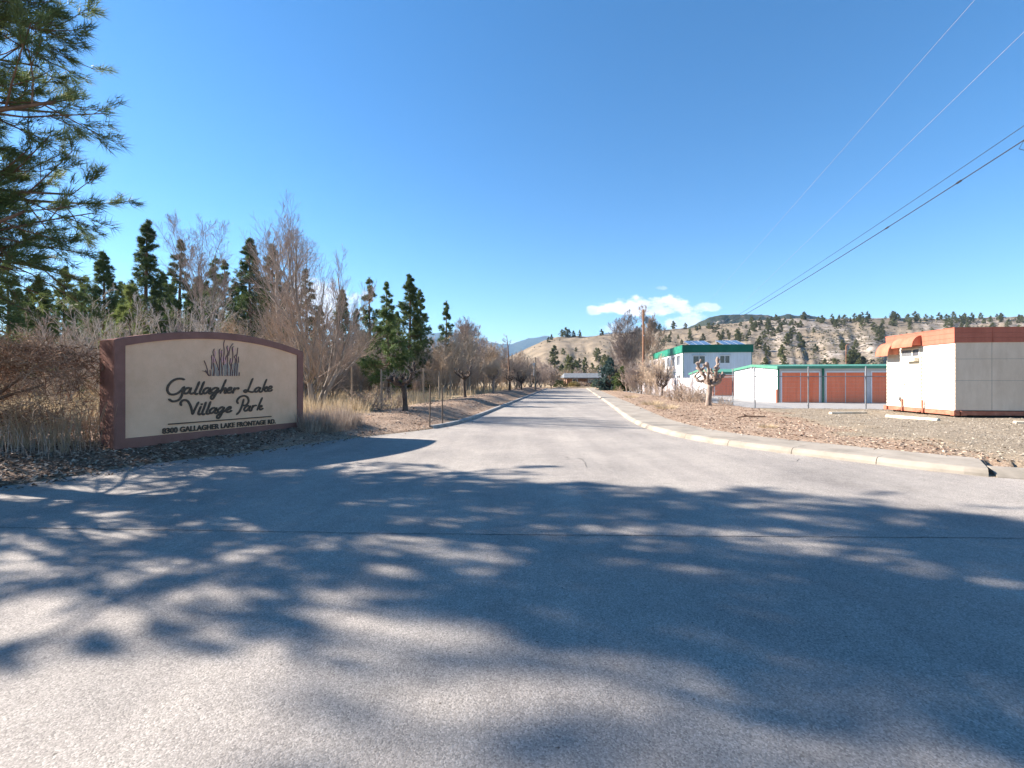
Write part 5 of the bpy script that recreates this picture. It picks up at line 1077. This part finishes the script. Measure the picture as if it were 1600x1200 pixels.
# field grass beyond the beds (uncountable)
def field_grass():
    r = np.random.default_rng(61); n = 60000; D = 14 * (95 / 14) ** r.random(n); px = r.uniform(-250, 800, n); x = (px - 800) / F * D
    z, mu, g, lot, lit, sd = ground(x, D); keep = (mu < .5) & (sd > 2.5) & (fbm(x * .7, D * .7, 3) > .36); x, D, z = x[keep], D[keep], z[keep]; n = len(x); H = r.uniform(.25, .75, n) * (.5 + fbm(x * .3, D * .3, 2)); w = .006 + D * .0004
    a = r.uniform(0, 3.14, n); s = np.stack([np.cos(a) * w, np.sin(a) * w, 0 * a], 1); b = np.stack([x, D, z - .03], 1); tip = b + np.column_stack([r.normal(0, .22, (n, 2)) * H[:, None], H]); V = np.stack([b - s, b + s, tip], 1).reshape(-1, 3)
    link('field_grass', mesh_np('field_grass', V, None, np.arange(len(V)).reshape(-1, 3)), STRAW, kind='stuff', label='tall dry straw-coloured grass in the field behind the fence posts', cat='grass')
field_grass()
# fern-like reddish dead growth between stakes and fence
for px, D, s, lab in ((578, 19.5, 1.1, 'rusty brown dead bramble left of the nearest pruned tree'), (567, 22, 1.0, 'faded brown bramble behind the reed clumps'), (612, 21.5, .9, 'low brown bramble just right of the first tall fence post')):
    dup(vl, g3(px, D), px, (s * 1.2, s * 1.2, s), lab, 'dead brambles by the fence')

# vine hedge left of the sign
def hedge():
    rng = np.random.default_rng(77); o = np.array([-10.6, 9.3, .25]); root = thing('vine_hedge', 'dense tangled brown leafless vine hedge left of the sign', 'hedge', tuple(o))
    n = 5200; u = rng.uniform(-3.4, 2.25, n); v = rng.uniform(-.75, .75, n); top = 1.95 + .18 * np.sin(u * 1.1 + 1) + .1 * np.sin(u * 3)
    hh = rng.beta(2.2, 1.1, n) * top; ok = fbm(u * 1.3 + 4, hh * 1.7 + 2, 3) > .40 - .25 * (rng.random(n) < .3); u, v, hh, top, n = u[ok], v[ok], hh[ok], top[ok], int(ok.sum()); v *= np.sqrt(np.clip(1.1 - ((hh - 1.1) / 1.15) ** 2, .15, 1)); P = [np.stack([u, v, hh], 1)]; d = unit(rng.normal(size=(n, 3)) * [1, .8, .7]); L_ = rng.uniform(.25, .8, (n, 1)) * np.where(rng.random((n, 1)) < .06, 1.9, 1)
    for k in range(5): d = unit(d + rng.normal(0, .38, d.shape) + [0, 0, -.06]); P.append(P[-1] + d * L_ / 5)
    P = np.stack(P, 1); P[..., 2] = np.clip(P[..., 2], -.1, 2.75); P[..., 0] = np.minimum(P[..., 0], 2.22 + .05 * rng.random(P.shape[:2]))
    mb = MB(); mb.tubes(P, rng.uniform(.0035, .008, (n, 1)) * np.linspace(1, .5, 6)[None], 3); mb.build('crown', material('vine_brown', [(.12, .068, .045), (.28, .175, .115), (.44, .31, .21)], 1.2, .9), root)
    mb = MB(); n = 1600; u = rng.uniform(-3.4, 2.25, n); b = np.stack([u, rng.uniform(-.7, .6, n), np.full(n, -.1)], 1); H = rng.uniform(.4, 1.1, n); k = [b]; d = np.column_stack([rng.normal(0, .16, (n, 2)), np.ones(n)])
    for j in range(3): d = d + rng.normal(0, .12, d.shape) * [1, 1, 0]; k.append(k[-1] + d * (H / 3)[:, None])
    mb.tubes(np.stack(k, 1), np.full((n, 4), .0045) * [1, .9, .8, .5], 3); mb.build('stalks', material('vine_straw', [(.26, .185, .11), (.44, .33, .205)], 2, .9), root)
    mb = MB(); n = 10000; C = np.stack([rng.uniform(-3.4, 2.2, n), rng.uniform(-.65, .75, n), rng.beta(2, 1.4, n) * 2.05], 1); C = C[fbm(C[:, 0] * 1.3 + 4, C[:, 2] * 1.7 + 2, 3) > .44]; n = len(C); tufts(mb, C, unit(rng.normal(size=(n, 3))), rng, 1, .07, .018, .8); mb.build('dry_leaves', material('dry_leaf', [(.095, .052, .032), (.27, .165, .10)], 5, .9), root)
    mb = MB()
    for x, s in ((.35, 1), (-1.8, .9)):
        mb.tube([(x, -.35, -.1), (x - .05, -.35, .5), (x - .15, -.3, .95), (x - .25, -.25, 1.3)], [.075, .06, .055, .04], 8)
        for e in ((.7, 0, 1.5), (-.9, .1, 1.45), (.3, -.2, 1.7), (-.4, .2, 1.8), (1.1, -.1, 1.25)): mb.tube([(x - .12, -.3, .85), (x + e[0] * .4, -.3, .75 + e[2] * .25), (x + e[0], e[1] - .2, e[2])], [.04, .03, .015], 6)
    mb.build('trunk', BARK, root, smooth=True)
hedge()

# fallen stick and twigs on the right bed
mb = MB(); mb.tube([(-.55, 0, .0), (-.2, .03, .05), (.2, -.02, .04), (.6, .03, .02)], [.02, .03, .028, .014], 6); mb.tube([(-.25, .02, .05), (-.35, -.05, .16)], [.02, .012], 5); p = at(1175, depth(652, .2)); mb.build('fallen_branch', BARK, loc=(p[0], p[1], gz(p[0], p[1])), label='dark fallen branch lying on the bark bed before the chain fence', cat='branch')
mb = MB(); mb.tube([(0, 0, -.05), (.02, 0, .22), (-.04, 0, .38)], [.008, .007, .004], 5); mb.tube([(.01, 0, .15), (.07, 0, .30)], [.005, .003], 5); p = at(1131, depth(646, .18)); mb.build('twig_stake', BARK, loc=(p[0], p[1], gz(p[0], p[1])), label='thin bare twig sticking up right of the stout pruned tree', cat='twig')

# pines scattered over the hillside: copies of three small kinds
hp = []
def hill_pines():
    rng = np.random.default_rng(19); spots = []
    def add(px, D, Hh, gi): spots.append((px, D, Hh, gi))
    for px, D in ((1075, 560), (1048, 590), (965, 600), (869, 470), (940, 420), (1140, 590)): pass
    n = 0
    while n < 160:                                                    # rocky right slope, denser upwards
        px = rng.uniform(1150, 1600); D = 230 + 385 * rng.random() ** .75; t = (D - 165) / 455
        if rng.random() < (.35 + .65 * t) * (.35 + 1.1 * (fbm(px / 60, D / 90, 3) > .48)): add(px, D, rng.uniform(5, 11), 0 if t < .85 else 1); n += 1
    for k in range(60): add(rng.uniform(1170, 1640), rng.uniform(560, 622), rng.uniform(4, 10.5), 1)
    for k in range(36): add(rng.uniform(1030, 1190), rng.uniform(430, 610), rng.uniform(5, 9), 2)
    for px, D, H in ((866, 330, 15), (892, 250, 12), (900, 265, 9), (878, 260, 8), (914, 300, 11), (925, 270, 9), (888, 300, 11), (935, 240, 9), (950, 300, 12), (905, 330, 8), (868, 240, 8), (880, 430, 6), (900, 470, 5), (935, 380, 12), (944, 330, 9), (931, 420, 8),
                     (862, 600, 8), (878, 612, 10), (884, 612, 13), (889, 612, 11), (896, 614, 9), (906, 614, 10), (857, 590, 7), (1024, 612, 12), (1031, 612, 10), (1052, 615, 11), (1071, 612, 9), (985, 480, 8), (1046, 500, 9), (940, 612, 9), (1010, 560, 8)): add(px, D, H, 3)
    for k in range(8): add(rng.uniform(1620, 1900), rng.uniform(300, 615), rng.uniform(7, 14), 0)
    LB = [('green pine scattered on the rocky hillside above the garages', 'pines on the rocky right hillside'), ('dark pine standing along the hillside skyline on the right', 'pines on the right skyline'),
          ('pine on the open slope above the two-storey building', 'pines above the two-storey building'), ('pine dotted on the tan grassy hill beyond the road end', 'pines on the tan grassy hill')]
    protos = []
    for i, (px, D, Hh, gi) in enumerate(spots):
        x = (px - 800) / F * D; z = float(hill_z(np.array((px - 800) / F), np.array(D))) - .3; lab, grp = LB[gi]
        if len(protos) < 4:
            r = np.random.default_rng(200 + i); o = pine('hill_pine', r, 10, 2.6 + .3 * len(protos), 46, (BARK, HNEEDLE), lab, (x, D, z), grp, h0=.12, sub=4, per=2, blades=8, L=.85, w=.16, gap=.3, spread=.9); o.scale = (Hh / 10,) * 3; protos.append(o)
        else: dup(protos[i % 4], (x, D, z), rng.uniform(0, 6.28), (Hh / 10 * rng.uniform(.9, 1.3),) * 2 + (Hh / 10,), lab, grp)
hill_pines()

# low scrub covering the hillside (uncountable)
def scrub():
    r = np.random.default_rng(88); n = 9000; px = r.uniform(820, 1640, n); D = r.uniform(190, 618, n); k = (fbm(px / 40, D / 60, 4) > .47) | (r.random(n) < .15); k &= (px > 1120) | (r.random(n) < .10); px, D = px[k], D[k]; n = len(px)
    q = (px - 800) / F; z = hill_z(q, D); C = np.stack([q * D, D, z + .1], 1); s = r.uniform(.5, 1.6, n); m = 9
    C = np.repeat(C, m, 0); s = np.repeat(s, m)[:, None]; d = unit(r.normal(size=C.shape) * [1, 1, .7] + [0, 0, .6]); w = unit(np.cross(d, r.normal(size=C.shape))) * s * .28
    V = np.stack([C - w, C + w, C + d * s * 1.3], 1).reshape(-1, 3)
    link('hillside_scrub', mesh_np('hillside_scrub', V, None, np.arange(len(V)).reshape(-1, 3)), material('sagebrush', [(.085, .085, .05), (.17, .155, .105)], .05, .95, spec=.05), kind='stuff', label='low grey-green sagebrush scattered over the dry hillside', cat='scrub')
scrub()
